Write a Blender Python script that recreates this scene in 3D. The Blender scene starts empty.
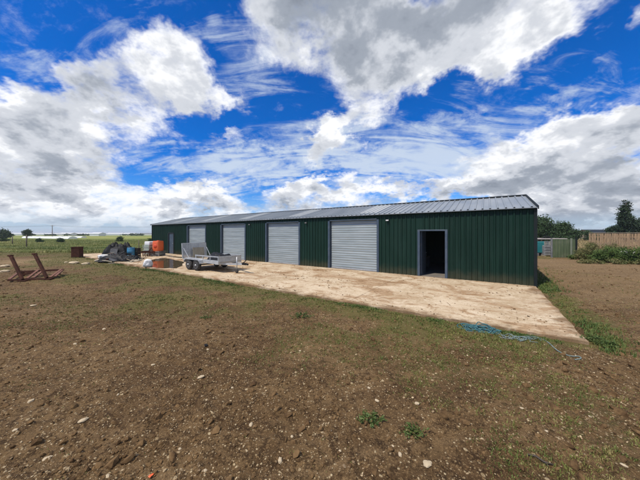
import bpy, math, random
import numpy as np
from mathutils import Vector, Matrix
random.seed(7)
RNG = np.random.default_rng(11)
PI = math.pi
R = math.radians
SC = bpy.context.scene
COL = SC.collection

# ------------------------------------------------------------------ camera
EYE, F, HZ = 1.9, 248.0, 234.0          # eye height, focal length and horizon row of the photograph (640 px wide)
cam_d = bpy.data.cameras.new('camera')
cam = bpy.data.objects.new('camera', cam_d); COL.objects.link(cam)
cam.location = (0, 0, EYE); cam.rotation_euler = (R(90), 0, 0)
cam_d.sensor_width = 36; cam_d.lens = F / 640 * 36
cam_d.shift_y = -(240 - HZ) / 640
cam_d.clip_start = 0.05; cam_d.clip_end = 20000
SC.camera = cam

def gp(px, py, z=0.0):
    """ground point seen at a pixel of the photograph"""
    Y = (EYE - z) * F / (py - HZ)
    return Vector(((px - 320) / F * Y, Y, z))
def dp(px, Y, z=0.0):
    return Vector(((px - 320) / F * Y, Y, z))
def zz(py, Y):
    return EYE + (HZ - py) / F * Y

SUN_AZ, SUN_EL = R(-127), R(57)         # azimuth from +Y clockwise
SUN_DIR = Vector((math.sin(SUN_AZ) * math.cos(SUN_EL), math.cos(SUN_AZ) * math.cos(SUN_EL), math.sin(SUN_EL)))

# ------------------------------------------------------------------ node helper
class NT:
    def __init__(s, tree):
        s.t = tree; s.n = tree.nodes; s.l = tree.links
    def put(s, sock, v):
        if v is None: return
        if hasattr(v, 'is_output'): s.l.new(v, sock)
        else:
            if hasattr(sock.default_value, '__len__') and not isinstance(v, str):
                v = tuple(v)
                if len(sock.default_value) == 4 and len(v) == 3: v = v + (1,)
            sock.default_value = v
    def math(s, op, a, b=None, c=None, clamp=False):
        n = s.n.new('ShaderNodeMath'); n.operation = op; n.use_clamp = clamp
        s.put(n.inputs[0], a); s.put(n.inputs[1], b); s.put(n.inputs[2], c)
        return n.outputs[0]
    def vmath(s, op, a, b=None, sc=None):
        n = s.n.new('ShaderNodeVectorMath'); n.operation = op
        s.put(n.inputs[0], a); s.put(n.inputs[1], b)
        if sc is not None: s.put(n.inputs['Scale'], sc)
        return n.outputs['Value'] if op in ('LENGTH', 'DOT_PRODUCT', 'DISTANCE') else n.outputs[0]
    def comb(s, x, y, z):
        n = s.n.new('ShaderNodeCombineXYZ')
        for i, v in enumerate((x, y, z)): s.put(n.inputs[i], v)
        return n.outputs[0]
    def sep(s, v):
        n = s.n.new('ShaderNodeSeparateXYZ'); s.put(n.inputs[0], v)
        return n.outputs
    def noise(s, vec, scale, detail=6, rough=.55, lac=2.0, dist=0.0, color=False):
        n = s.n.new('ShaderNodeTexNoise')
        s.put(n.inputs['Vector'], vec); n.inputs['Scale'].default_value = scale; n.inputs['Detail'].default_value = detail
        n.inputs['Roughness'].default_value = rough; n.inputs['Lacunarity'].default_value = lac; n.inputs['Distortion'].default_value = dist
        return n.outputs['Color' if color else 'Fac']
    def billow(s, vec, scale, detail=3.0, rough=.5):
        n = s.n.new('ShaderNodeTexVoronoi'); n.feature = 'F1'; n.normalize = True
        s.put(n.inputs['Vector'], vec); n.inputs['Scale'].default_value = scale; n.inputs['Detail'].default_value = detail; n.inputs['Roughness'].default_value = rough
        return s.math('SUBTRACT', 1.0, n.outputs['Distance'])
    def voronoi(s, vec, scale, feature='F1', out='Distance', rand=1.0):
        n = s.n.new('ShaderNodeTexVoronoi'); n.feature = feature
        s.put(n.inputs['Vector'], vec); n.inputs['Scale'].default_value = scale; n.inputs['Randomness'].default_value = rand
        return n.outputs[out]
    def rng(s, v, a, b, c=0.0, d=1.0, kind='SMOOTHSTEP'):
        n = s.n.new('ShaderNodeMapRange'); n.interpolation_type = kind; n.clamp = True
        s.put(n.inputs[0], v); s.put(n.inputs[1], a); s.put(n.inputs[2], b); s.put(n.inputs[3], c); s.put(n.inputs[4], d)
        return n.outputs[0]
    def mix(s, fac, a, b, mode='MIX'):
        n = s.n.new('ShaderNodeMix'); n.data_type = 'RGBA'; n.blend_type = mode
        s.put(n.inputs[0], fac); s.put(n.inputs[6], a); s.put(n.inputs[7], b)
        return n.outputs[2]
    def mapping(s, vec, loc=(0, 0, 0), rot=(0, 0, 0), scale=(1, 1, 1), kind='POINT'):
        n = s.n.new('ShaderNodeMapping'); n.vector_type = kind
        s.put(n.inputs[0], vec); n.inputs[1].default_value = loc; n.inputs[2].default_value = rot; n.inputs[3].default_value = scale
        return n.outputs[0]
    def bump(s, h, strength=.5, dist=.02, normal=None):
        n = s.n.new('ShaderNodeBump'); n.inputs['Strength'].default_value = strength; n.inputs['Distance'].default_value = dist
        s.put(n.inputs['Height'], h)
        if normal is not None: s.put(n.inputs['Normal'], normal)
        return n.outputs[0]

# ------------------------------------------------------------------ sky
def build_world():
    w = bpy.data.worlds.new('World'); SC.world = w; w.use_nodes = True
    t = w.node_tree; t.nodes.clear(); g = NT(t)
    out = t.nodes.new('ShaderNodeOutputWorld'); bg = t.nodes.new('ShaderNodeBackground')
    t.links.new(bg.outputs[0], out.inputs[0])
    STR = 0.1
    bg.inputs[1].default_value = STR
    sky = t.nodes.new('ShaderNodeTexSky'); sky.sky_type = 'NISHITA'; sky.sun_disc = False
    sky.sun_elevation = SUN_EL; sky.sun_rotation = SUN_AZ % (2 * PI)
    sky.altitude = 100; sky.air_density = 1.0; sky.dust_density = 0.2; sky.ozone_density = 3.0
    tc = t.nodes.new('ShaderNodeTexCoord')
    d = tc.outputs['Generated']
    x, y, z = g.sep(d)
    az = g.math('ARCTAN2', x, y)
    el = g.math('ARCSINE', z)
    zc = g.math('MAXIMUM', z, 0.0)
    ae = g.comb(az, el, 0.0)
    # noise domain: clouds look smaller towards the horizon
    inv = g.math('DIVIDE', 1.0, g.math('ADD', zc, 0.52))
    P = g.vmath('SCALE', d, sc=inv)
    up = (-0.02, -0.02, 0.055)
    Pu = g.vmath('SCALE', g.vmath('ADD', d, up), sc=inv)
    def field(vec): return g.noise(vec, 6.2, 10, .66, 2.1, 0.2)
    n1 = field(P)
    def soft(vec): return g.noise(vec, 5.6, 6, .50, 2.1, 0.3)
    pw = g.vmath('SCALE', g.vmath('SUBTRACT', g.noise(P, 7.0, 4, .6, color=True), (.5, .5, .5)), sc=0.16)
    b3 = g.billow(g.vmath('ADD', P, pw), 5.5)
    b2 = g.billow(g.vmath('ADD', Pu, pw), 5.5)
    n2 = g.math('ADD', g.math('MULTIPLY', soft(Pu), .5), g.math('MULTIPLY', b2, .55))
    n3 = g.math('ADD', g.math('MULTIPLY', soft(P), .5), g.math('MULTIPLY', b3, .55))
    n1 = g.math('ADD', g.math('MULTIPLY', n1, .78), g.math('MULTIPLY', b3, .18))
    warp = g.vmath('SCALE', g.vmath('SUBTRACT', g.noise(P, 4.4, 5, .65, color=True), (.5, .5, .5)), sc=0.34)
    aew = g.vmath('ADD', ae, warp)

    def px2ae(px, py):
        v = Vector(((px - 320) / F, 1.0, (HZ - py) / F)).normalized()
        return np.array([math.atan2(v.x, v.y), math.asin(v.z)])
    def blob(cx, cy, rx, ry, rot, wgt, vec):
        c = px2ae(cx, cy); h = 1.0
        J = np.array([(px2ae(cx + h, cy) - px2ae(cx - h, cy)) / (2 * h), (px2ae(cx, cy + h) - px2ae(cx, cy - h)) / (2 * h)]).T
        a = R(rot)
        E = np.array([[math.cos(a), -math.sin(a)], [math.sin(a), math.cos(a)]]) @ np.diag([rx, ry])
        M = J @ E                                   # unit circle -> ellipse in azimuth / elevation
        U, S, _ = np.linalg.svd(M)
        if np.linalg.det(U) < 0: U[:, 1] *= -1
        q = g.mapping(vec, (c[0], c[1], 0), (0, 0, math.atan2(U[1, 0], U[0, 0])), (S[0], S[1], 1), 'TEXTURE')
        return g.rng(g.vmath('LENGTH', q), 1.25, 0.15, 0.0, wgt)
    def total(lst, vec):
        acc = None
        for b in lst:
            v = blob(*b, vec)
            acc = v if acc is None else g.math('ADD', acc, v)
        return acc
    # where the clouds of this sky stand (photo pixels turned into azimuth and elevation)
    body = [
        (325, 22, 95, 60, 0, .9), (420, 30, 105, 58, 0, .9), (520, 2, 85, 50, 0, .9), (375, 78, 62, 36, -12, .7), (480, 50, 70, 34, -24, .6),
        (278, 2, 48, 30, 0, .5), (350, 128, 46, 18, -32, .85), (322, 152, 26, 14, -28, .75),
        (178, 68, 50, 36, 0, .85), (205, 92, 44, 28, 15, .5), (130, 95, 66, 36, 0, .6), (60, 112, 70, 42, 0, .7), (10, 150, 66, 60, 0, .7),
        (70, 165, 74, 38, 0, .6), (130, 130, 60, 30, 0, .5), (232, 96, 20, 14, 0, .35), (95, 185, 70, 24, 0, .45), (0, 105, 60, 40, 0, .4), (60, 140, 60, 30, 0, .35), (240, 110, 30, 16, 20, .25),
        (225, 142, 24, 9, 0, .45), (55, 210, 130, 24, 0, .75), (175, 192, 50, 22, 0, .75), (222, 190, 40, 17, 0, .65),
        (300, 193, 42, 14, 0, .75), (352, 186, 50, 16, 0, .7), (405, 192, 44, 12, 0, .6), (300, 212, 150, 16, 0, .6), (150, 215, 70, 14, 0, .5),
        (585, 138, 82, 40, -6, .85), (510, 158, 66, 34, -12, .75), (632, 128, 60, 34, 0, .6), (520, 188, 100, 30, 0, .7), (620, 190, 90, 44, 0, .7), (456, 190, 40, 17, 0, .5),
        (640, 18, 24, 22, 0, .5), (570, 205, 120, 30, 0, .5), (560, 226, 120, 14, 0, .5), (60, 226, 150, 9, 0, .42),
    ]
    veil = [(420, 150, 170, 46, -6, .9), (480, 165, 90, 34, 0, .4), (250, 165, 110, 30, 0, .5), (580, 82, 80, 16, -26, .55), (360, 160, 80, 20, 0, .45), (300, 130, 60, 18, 10, .25), (210, 160, 70, 14, 0, .55), (270, 168, 90, 14, -4, .5), (150, 45, 50, 12, 30, .3), (265, 50, 44, 60, 0, .6), (215, 30, 40, 20, 20, .45), (40, 60, 40, 16, 30, .5)]
    grey = [
        (335, 36, 95, 56, 0, .70), (430, 18, 100, 36, 0, .55), (300, 10, 60, 40, 0, .4), (500, 0, 70, 26, 0, .25), (350, 70, 45, 26, 0, .3),
        (110, 105, 70, 26, 0, .4), (180, 110, 50, 18, 0, .3), (35, 130, 80, 34, 0, .35), (80, 160, 90, 24, 0, .45), (10, 172, 80, 30, 0, .45), (60, 196, 80, 12, 0, .5), (190, 202, 60, 9, 0, .45),
        (560, 172, 80, 18, -14, .45), (600, 205, 110, 26, -8, .75), (500, 192, 80, 16, -6, .6), (640, 165, 60, 20, -10, .4), (540, 222, 110, 12, 0, .4), (320, 206, 100, 7, 0, .3),
    ]
    B = total(body, aew)
    V = total(veil, aew)
    G = total(grey, aew)
    # clouds outside the photograph's view: a plain broken cumulus cover
    off = g.math('SUBTRACT', 1.0, g.math('MULTIPLY', g.rng(g.math('ABSOLUTE', az), R(60), R(48)), g.rng(el, R(52), R(44))))
    big = g.noise(P, 1.1, 3, .5)
    B = g.math('ADD', B, g.math('MULTIPLY', off, g.rng(big, .35, .65, 0.1, .8)))
    dens = g.math('ADD', g.math('SUBTRACT', g.math('MINIMUM', B, 1.0), .40), g.math('MULTIPLY', g.math('SUBTRACT', n1, .5), 2.1))
    alpha = g.rng(dens, -0.26, 0.46)
    fine = g.noise(P, 17.0, 7, .66, 2.1, .3)
    # shade: tops that face the light are white, undersides and thick cores grey
    relief = g.math('MULTIPLY', g.math('SUBTRACT', n3, n2), 2.7)
    relief = g.math('ADD', relief, g.math('MULTIPLY', g.math('SUBTRACT', fine, .5), 0.36))
    thick = g.rng(dens, .15, .8, 0.0, .20)
    tone = g.math('SUBTRACT', g.math('ADD', g.math('SUBTRACT', 0.91, thick), relief), g.math('MULTIPLY', G, 0.60))
    tone = g.rng(tone, -0.15, 1.0, 0, 1, 'LINEAR')
    ramp = t.nodes.new('ShaderNodeValToRGB'); g.put(ramp.inputs[0], tone)
    cr = ramp.color_ramp; cr.interpolation = 'EASE'
    cr.elements[0].position = 0.0; cr.elements[0].color = (.26, .295, .36, 1)
    cr.elements[1].position = 1.0; cr.elements[1].color = (1.05, 1.06, 1.08, 1)
    e = cr.elements.new(.35); e.color = (.36, .40, .47, 1)
    e = cr.elements.new(.70); e.color = (.68, .71, .77, 1)
    ccol = g.vmath('SCALE', ramp.outputs[0], sc=1 / STR)
    # thin high veil, streaky
    st = g.noise(g.mapping(P, rot=(0, 0, R(18)), scale=(1.0, 4.2, 4.2)), 2.7, 7, .64, 2.1, 1.0)
    va = g.math('MULTIPLY', g.rng(g.math('ADD', V, g.math('MULTIPLY', g.math('SUBTRACT', st, .5), 3.4)), .15, 1.4), .80)
    # the blue: the sky model, deeper in colour as in the photograph
    gm = t.nodes.new('ShaderNodeGamma'); gm.inputs[1].default_value = 1.0; g.put(gm.inputs[0], sky.outputs[0])
    hs = t.nodes.new('ShaderNodeHueSaturation'); hs.inputs['Saturation'].default_value = 1.55; hs.inputs['Value'].default_value = 1.0
    g.put(hs.inputs['Color'], gm.outputs[0])
    blue = g.mix(1.0, hs.outputs[0], (.68, 1.02, 1.50), 'MULTIPLY')
    c = g.mix(va, blue, g.vmath('SCALE', (.80, .90, 1.0), sc=.90 / STR))
    # pale band low over the horizon
    c = g.mix(g.rng(el, R(9.0), R(0.3), 0, .75), c, g.vmath('SCALE', (.54, .68, .90), sc=.88 / STR))
    low = g.rng(el, R(0.3), R(4.0), .25, 1.0)
    c = g.mix(g.math('MULTIPLY', alpha, low), c, ccol)
    g.put(bg.inputs[0], c)
    w.cycles.sampling_method = 'MANUAL'; w.cycles.sample_map_resolution = 512
build_world()

sun_d = bpy.data.lights.new('sun', 'SUN'); sun = bpy.data.objects.new('sun', sun_d); COL.objects.link(sun)
sun_d.energy = 4.9; sun_d.angle = R(0.6); sun_d.color = (1.0, .92, .79)
sun.rotation_euler = (-SUN_DIR).to_track_quat('-Z', 'Y').to_euler()
sun.location = (0, 0, 30)

vs = SC.view_settings
vs.view_transform = 'Standard'; vs.look = 'None'; vs.gamma = 1.0; vs.exposure = 0.0; vs.use_curve_mapping = False
SC.cycles.use_denoising = True
SC.cycles.max_bounces = 5; SC.cycles.diffuse_bounces = 2; SC.cycles.glossy_bounces = 3; SC.cycles.transmission_bounces = 2

# ------------------------------------------------------------------ mesh helpers
class MB:
    """collects shapes; build() links them as one mesh object"""
    def __init__(s): s.v = []; s.f = []; s.smooth = []
    def add(s, vs, fs, smooth=False):
        o = len(s.v); s.v.extend([tuple(v) for v in vs]); s.f.extend([tuple(i + o for i in f) for f in fs]); s.smooth.extend([smooth] * len(fs))
        return s
    def box(s, x0, x1, y0, y1, z0, z1, M=None):
        vs = [Vector(p) for p in ((x0, y0, z0), (x1, y0, z0), (x1, y1, z0), (x0, y1, z0), (x0, y0, z1), (x1, y0, z1), (x1, y1, z1), (x0, y1, z1))]
        if M is not None: vs = [M @ v for v in vs]
        return s.add(vs, [(0, 3, 2, 1), (4, 5, 6, 7), (0, 1, 5, 4), (1, 2, 6, 5), (2, 3, 7, 6), (3, 0, 4, 7)])
    def bar(s, a, b, w, h=None, up=(0, 0, 1)):
        """rectangular bar from a to b"""
        a = Vector(a); b = Vector(b); h = h or w
        d = (b - a).normalized(); u = Vector(up)
        if abs(d.dot(u)) > .98: u = Vector((1, 0, 0))
        r = d.cross(u).normalized(); u = r.cross(d).normalized()
        vs = []
        for p in (a, b):
            for i, j in ((-1, -1), (1, -1), (1, 1), (-1, 1)): vs.append(p + r * (i * w / 2) + u * (j * h / 2))
        return s.add(vs, [(0, 1, 2, 3), (7, 6, 5, 4), (0, 4, 5, 1), (1, 5, 6, 2), (2, 6, 7, 3), (3, 7, 4, 0)])
    def tube(s, pts, r, n=8, caps=True, smooth=True):
        pts = [Vector(p) for p in pts]; rs = r if hasattr(r, '__len__') else [r] * len(pts)
        vs, fs = [], []
        prev = None
        for i, p in enumerate(pts):
            d = (pts[min(i + 1, len(pts) - 1)] - pts[max(i - 1, 0)])
            d = d.normalized() if d.length > 1e-9 else Vector((0, 0, 1))
            if prev is None:
                u = Vector((0, 0, 1)) if abs(d.z) < .9 else Vector((1, 0, 0))
                u = (u - d * u.dot(d)).normalized()
            else:
                u = prev - d * prev.dot(d)
                u = u.normalized() if u.length > 1e-6 else d.orthogonal().normalized()
            prev = u; w = d.cross(u)
            for k in range(n):
                a = 2 * PI * k / n
                vs.append(p + (u * math.cos(a) + w * math.sin(a)) * rs[i])
        for i in range(len(pts) - 1):
            for k in range(n):
                k2 = (k + 1) % n
                fs.append((i * n + k, i * n + k2, (i + 1) * n + k2, (i + 1) * n + k))
        if caps:
            fs.append(tuple(range(n - 1, -1, -1))); fs.append(tuple((len(pts) - 1) * n + k for k in range(n)))
        return s.add(vs, fs, smooth)
    def lathe(s, prof, M=None, n=20, smooth=True):
        """profile of (radius, height) round z"""
        vs, fs = [], []
        for (r, h) in prof:
            for k in range(n):
                a = 2 * PI * k / n; vs.append(Vector((r * math.cos(a), r * math.sin(a), h)))
        if M is not None: vs = [M @ v for v in vs]
        for i in range(len(prof) - 1):
            for k in range(n):
                k2 = (k + 1) % n
                fs.append((i * n + k, i * n + k2, (i + 1) * n + k2, (i + 1) * n + k))
        if prof[0][0] > 1e-6: fs.append(tuple(range(n - 1, -1, -1)))
        if prof[-1][0] > 1e-6: fs.append(tuple((len(prof) - 1) * n + k for k in range(n)))
        return s.add(vs, fs, smooth)
    def sheet(s, P, smooth=True):
        """grid of points P[i][j]"""
        ni, nj = len(P), len(P[0])
        return s.add([p for row in P for p in row], [(i * nj + j, i * nj + j + 1, (i + 1) * nj + j + 1, (i + 1) * nj + j) for i in range(ni - 1) for j in range(nj - 1)], smooth)
    def build(s, name, mat, parent=None, loc=None):
        me = bpy.data.meshes.new(name); me.from_pydata(s.v, [], s.f); me.polygons.foreach_set('use_smooth', s.smooth); me.update()
        o = bpy.data.objects.new(name, me); COL.objects.link(o)
        if mat: me.materials.append(mat)
        if parent is not None: o.parent = parent
        if loc is not None: o.location = loc
        return o

def np_mesh(name, verts, faces, mat, parent=None, smooth=False):
    verts = np.asarray(verts, dtype=np.float32); faces = np.asarray(faces, dtype=np.int32)
    nv, nf, k = len(verts), len(faces), faces.shape[1]
    me = bpy.data.meshes.new(name)
    me.vertices.add(nv); me.vertices.foreach_set('co', verts.ravel())
    me.loops.add(nf * k); me.loops.foreach_set('vertex_index', faces.ravel())
    me.polygons.add(nf); me.polygons.foreach_set('loop_start', np.arange(nf, dtype=np.int32) * k)
    me.polygons.foreach_set('use_smooth', np.full(nf, smooth))
    me.update(calc_edges=True)
    if mat: me.materials.append(mat)
    o = bpy.data.objects.new(name, me); COL.objects.link(o)
    if parent is not None: o.parent = parent
    return o

def thing(name, label, cat, loc=(0, 0, 0), rz=0.0, group=None):
    o = bpy.data.objects.new(name, None); COL.objects.link(o)
    o.empty_display_size = .2
    o.location = loc; o.rotation_euler = (0, 0, rz)
    return tag(o, label, cat, group)
def tag(o, label, cat, group=None):
    o['label'] = label; o['category'] = cat
    if group: o['group'] = group
    return o
def kind(o, k): o['kind'] = k; return o
def bevel(o, w=.01, seg=2):
    m = o.modifiers.new('bevel', 'BEVEL'); m.width = w; m.segments = seg; m.limit_method = 'ANGLE'; m.angle_limit = R(40)
    return o

# ------------------------------------------------------------------ numpy noise
def vnoise(x, y, seed=0):
    xi = np.floor(x).astype(np.int64); yi = np.floor(y).astype(np.int64)
    xf = x - xi; yf = y - yi
    u = xf * xf * xf * (xf * (xf * 6 - 15) + 10); v = yf * yf * yf * (yf * (yf * 6 - 15) + 10)
    def h(a, b):
        n = (a * 374761393 + b * 668265263 + seed * 974634541) & 0xFFFFFFFF
        n = ((n ^ (n >> 13)) * 1274126177) & 0xFFFFFFFF
        n = n ^ (n >> 16)
        return (n & 0xFFFFFF) / float(0xFFFFFF)
    a, b, c, d = h(xi, yi), h(xi + 1, yi), h(xi, yi + 1), h(xi + 1, yi + 1)
    return a + (b - a) * u + (c - a) * v + (a - b - c + d) * u * v
def fbm(x, y, oct=4, seed=0, gain=.5):
    s = np.zeros_like(x, dtype=np.float64); a = 1.0; t = 0.0
    for i in range(oct):
        s += a * vnoise(x * 2 ** i + 17.3 * i, y * 2 ** i - 9.1 * i, seed + i); t += a; a *= gain
    return s / t
def sstep(a, b, x):
    t = np.clip((x - a) / (b - a), 0, 1); return t * t * (3 - 2 * t)

# ------------------------------------------------------------------ materials
def mat(name, fn):
    m = bpy.data.materials.new(name); m.use_nodes = True
    t = m.node_tree; g = NT(t); b = t.nodes['Principled BSDF']
    fn(g, b)
    return m
def objco(g):
    n = g.n.new('ShaderNodeTexCoord'); return n.outputs['Object']
def wco(g):
    n = g.n.new('ShaderNodeNewGeometry'); return n.outputs['Position']
def setp(g, b, **k):
    names = dict(col='Base Color', rough='Roughness', metal='Metallic', nrm='Normal', spec='Specular IOR Level', ior='IOR', trans='Transmission Weight', alpha='Alpha')
    for a, v in k.items(): g.put(b.inputs[names[a]], v)
def worn(name, c1, c2, rough=.6, metal=0.0, scale=3.0, dirt=None, dirt_amt=.5, bump=.15, spec=.5, stretch=(1, 1, 1)):
    """a coat of colour with blotches, a second dirt colour and a little relief"""
    def fn(g, b):
        p = g.mapping(objco(g), scale=stretch)
        n = g.noise(p, scale, 8, .6); n2 = g.noise(p, scale * 5.3, 6, .65)
        c = g.mix(g.rng(n, .3, .7), c1, c2)
        if dirt: c = g.mix(g.math('MULTIPLY', g.rng(g.math('ADD', g.math('MULTIPLY', n2, .6), g.math('MULTIPLY', n, .4)), .48, .68), dirt_amt), c, dirt)
        setp(g, b, col=c, rough=g.rng(n2, .2, .8, max(rough - .12, .02), min(rough + .12, 1)), metal=metal, spec=spec)
        if bump: setp(g, b, nrm=g.bump(n2, bump, .01))
    return mat(name, fn)

def m_cladding(g, b):
    p = objco(g)
    st = g.noise(g.mapping(p, scale=(5, 5, .35)), 1.6, 7, .6)
    n = g.noise(p, 1.1, 5, .6)
    x, y, z = g.sep(p)
    wn = g.n.new('ShaderNodeTexWhiteNoise'); wn.noise_dimensions = '1D'; g.put(wn.inputs['W'], g.math('FLOOR', x))
    c = g.mix(g.rng(st, .3, .75), (.0028, .0165, .0110), (.0055, .026, .0175))
    c = g.mix(g.math('MULTIPLY', wn.outputs[0], .35), c, (.008, .034, .025))
    c = g.mix(g.math('MULTIPLY', g.rng(n, .5, .75), .35), c, (.010, .032, .025))
    # rain splash of pale mud along the foot of the sheets
    d = g.math('MULTIPLY', g.rng(g.math('ADD', z, g.math('MULTIPLY', g.noise(p, 3.0, 5), -.5)), .22, -.20), .35)
    c = g.mix(d, c, (.10, .08, .045))
    setp(g, b, col=c, rough=g.rng(n, .3, .7, .48, .62), spec=.2, nrm=g.bump(g.noise(p, 2.2, 3), .10, .02))
M_CLAD = mat('green_cladding', m_cladding)
def m_roof(g, b):
    p = objco(g); n = g.noise(g.mapping(p, scale=(1, .25, .25)), 1.5, 7, .6); sp = g.noise(p, 14, 5, .7)
    c = g.mix(g.rng(n, .3, .7), (.20, .225, .235), (.28, .305, .32))
    c = g.mix(g.math('MULTIPLY', g.rng(sp, .56, .72), .35), c, (.30, .30, .27))
    setp(g, b, col=c, rough=g.rng(n, .3, .7, .30, .42), spec=.6, metal=.15)
M_ROOF = mat('roof_sheet', m_roof)
M_ROOFLIGHT = worn('rooflight_plastic', (.36, .38, .38), (.44, .46, .46), .4, scale=2, dirt=(.25, .26, .22), bump=0)
M_TRIM = worn('navy_trim', (.035, .055, .085), (.05, .075, .11), .42, scale=2.5, dirt=(.16, .15, .13), dirt_amt=.25, bump=.03)
M_DARKTRIM = worn('dark_trim', (.007, .011, .012), (.013, .018, .019), .6, scale=2.5, bump=.03, spec=.2)
def m_shutter(g, b):
    p = objco(g); n = g.noise(g.mapping(p, scale=(.6, 1, 6)), 1.4, 7, .6); sp = g.noise(p, 7, 6, .65)
    slat = g.noise(g.mapping(p, scale=(.02, .02, 13)), 1.0, 1, .5)
    c = g.mix(g.rng(n, .3, .7), (.24, .285, .295), (.33, .375, .385))
    c = g.mix(g.math('MULTIPLY', g.rng(slat, .45, .7), .35), c, (.17, .195, .21))
    c = g.mix(g.math('MULTIPLY', g.rng(sp, .55, .75), .3), c, (.18, .18, .18))
    setp(g, b, col=c, rough=.48, metal=.25, nrm=g.bump(n, .25, .02))
M_SHUTTER = mat('galvanised_shutter', m_shutter)
M_GALV = worn('galvanised_steel', (.36, .38, .40), (.55, .57, .58), .45, .35, 5, dirt=(.22, .19, .15), dirt_amt=.6, bump=.05)
M_RUST = worn('rusty_steel', (.035, .014, .009), (.085, .032, .019), .9, 0.0, 6, dirt=(.03, .014, .011), dirt_amt=.7, bump=.4, spec=.2)
M_RUSTLIGHT = worn('light_rust', (.11, .045, .026), (.19, .085, .05), .85, 0.0, 6, dirt=(.08, .03, .02), dirt_amt=.7, bump=.4)
M_TYRE = worn('tyre_rubber', (.012, .012, .013), (.03, .028, .026), .8, scale=8, dirt=(.09, .07, .05), dirt_amt=.5)
M_RIM = worn('silver_rim', (.55, .56, .57), (.70, .71, .72), .4, .3, 8, dirt=(.3, .25, .2), dirt_amt=.4, bump=.05)
M_BLACK = worn('black_plastic', (.006, .0065, .007), (.014, .015, .016), .6, scale=5, dirt=(.06, .05, .04), dirt_amt=.35, bump=.2, spec=.25)
M_TARP = worn('black_sheet', (.006, .007, .008), (.014, .015, .017), .62, scale=4, dirt=(.05, .045, .035), dirt_amt=.4, bump=.5, spec=.2)
M_GREYSHEET = worn('grey_sheet', (.10, .105, .11), (.20, .20, .20), .6, scale=4, dirt=(.30, .28, .24), dirt_amt=.5)
M_BLUE = worn('blue_plastic', (.02, .13, .24), (.03, .18, .31), .45, scale=3, dirt=(.15, .16, .16), dirt_amt=.3, bump=.05)
M_TEAL = worn('teal_plastic', (.012, .14, .15), (.02, .19, .20), .5, scale=2, dirt=(.10, .12, .11), dirt_amt=.4, bump=.05)
M_ORANGE = worn('orange_paint', (.62, .10, .025), (.74, .15, .045), .45, scale=2.5, dirt=(.30, .10, .05), dirt_amt=.5, bump=.05)
M_ORANGEDARK = worn('dark_orange_paint', (.55, .055, .015), (.6, .07, .02), .5, scale=3, dirt=(.2, .06, .03))
M_WHITE = worn('white_plastic', (.62, .63, .64), (.75, .75, .74), .5, scale=4, dirt=(.35, .32, .27), dirt_amt=.6, bump=.15)
M_PALEGREEN = worn('pale_green_plastic', (.30, .38, .30), (.42, .48, .40), .5, scale=3, dirt=(.16, .16, .10), dirt_amt=.5)
def m_wood(name, c1, c2, sc=(1, 1, 1)):
    def fn(g, b):
        p = g.mapping(objco(g), scale=sc)
        w = g.noise(p, 3.0, 8, .65, 2.0, .5)
        n = g.noise(objco(g), 2.3, 4)
        c = g.mix(g.rng(w, .3, .72), c1, c2)
        c = g.mix(g.math('MULTIPLY', g.rng(n, .5, .7), .4), c, (.10, .085, .07))
        setp(g, b, col=c, rough=.8, nrm=g.bump(w, .3, .01))
    return mat(name, fn)
M_FENCE = m_wood('weathered_fence_timber', (.13, .082, .045), (.42, .29, .165), (16, 16, .6))
M_WOOD = m_wood('grey_timber', (.24, .19, .13), (.42, .35, .26), (1, 9, 9))
M_PLY = m_wood('plywood', (.24, .21, .15), (.31, .28, .21), (6, 6, 1))
M_POST = m_wood('fence_post_timber', (.07, .055, .042), (.14, .11, .085), (8, 8, 1))
def m_greensheet(g, b):
    p = objco(g); n = g.noise(g.mapping(p, scale=(4, 1, .5)), 1.5, 7, .65); s2 = g.noise(p, 2.0, 5)
    c = g.mix(g.rng(n, .3, .7), (.06, .088, .042), (.095, .122, .062))
    c = g.mix(g.math('MULTIPLY', g.rng(s2, .5, .7), .5), c, (.14, .145, .095))
    setp(g, b, col=c, rough=.6)
M_GREENSHEET = mat('faded_green_sheet', m_greensheet)

def foliage(name, c1, c2, c3, scale=.8, rough=.6, stretch=None):
    def fn(g, b):
        p = wco(g)
        if stretch: p = g.mapping(p, scale=stretch)
        n = g.noise(p, scale, 3, .6); n2 = g.noise(p, scale * 9, 2, .6)
        c = g.mix(g.rng(n, .35, .65), c1, c2)
        c = g.mix(g.rng(n2, .52, .70), c, c3)
        setp(g, b, col=c, rough=rough, spec=.25)
        b.inputs['Subsurface Weight'].default_value = 0.0
    return mat(name, fn)
M_LEAF_DARK = foliage('dark_leaves', (.018, .042, .014), (.035, .070, .020), (.06, .10, .032))
M_LEAF_POPLAR = foliage('poplar_leaves', (.012, .030, .014), (.024, .048, .020), (.042, .068, .030))
M_LEAF_WEED = foliage('weed_leaves', (.036, .075, .016), (.080, .13, .028), (.15, .18, .05), 2.5)
M_LEAF_CLUMP = foliage('clump_leaves', (.042, .075, .016), (.075, .108, .026), (.13, .15, .05), 6)
M_LEAF_DRY = foliage('dry_weed_leaves', (.09, .105, .030), (.165, .145, .055), (.05, .085, .022), 2.5)
M_FLOWER = foliage('white_flowers', (.45, .46, .40), (.6, .6, .52), (.3, .36, .22), 3)
M_GRASS = foliage('field_grass_blades', (.10, .15, .036), (.26, .265, .085), (.40, .35, .16), .30, stretch=(.16, .75, 1))
M_GRASS_NEAR = foliage('short_grass_blades', (.075, .105, .022), (.15, .155, .040), (.25, .205, .08), 1.6)
M_GRASS_LUSH = foliage('lush_grass_blades', (.045, .085, .018), (.085, .120, .028), (.16, .17, .05), 1.8)
M_GRASS_DRY = foliage('dry_grass_blades', (.24, .18, .085), (.34, .26, .13), (.16, .16, .06), .8)
M_BARK = worn('bark', (.05, .04, .03), (.09, .07, .05), .9, scale=8, bump=.5)
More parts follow.
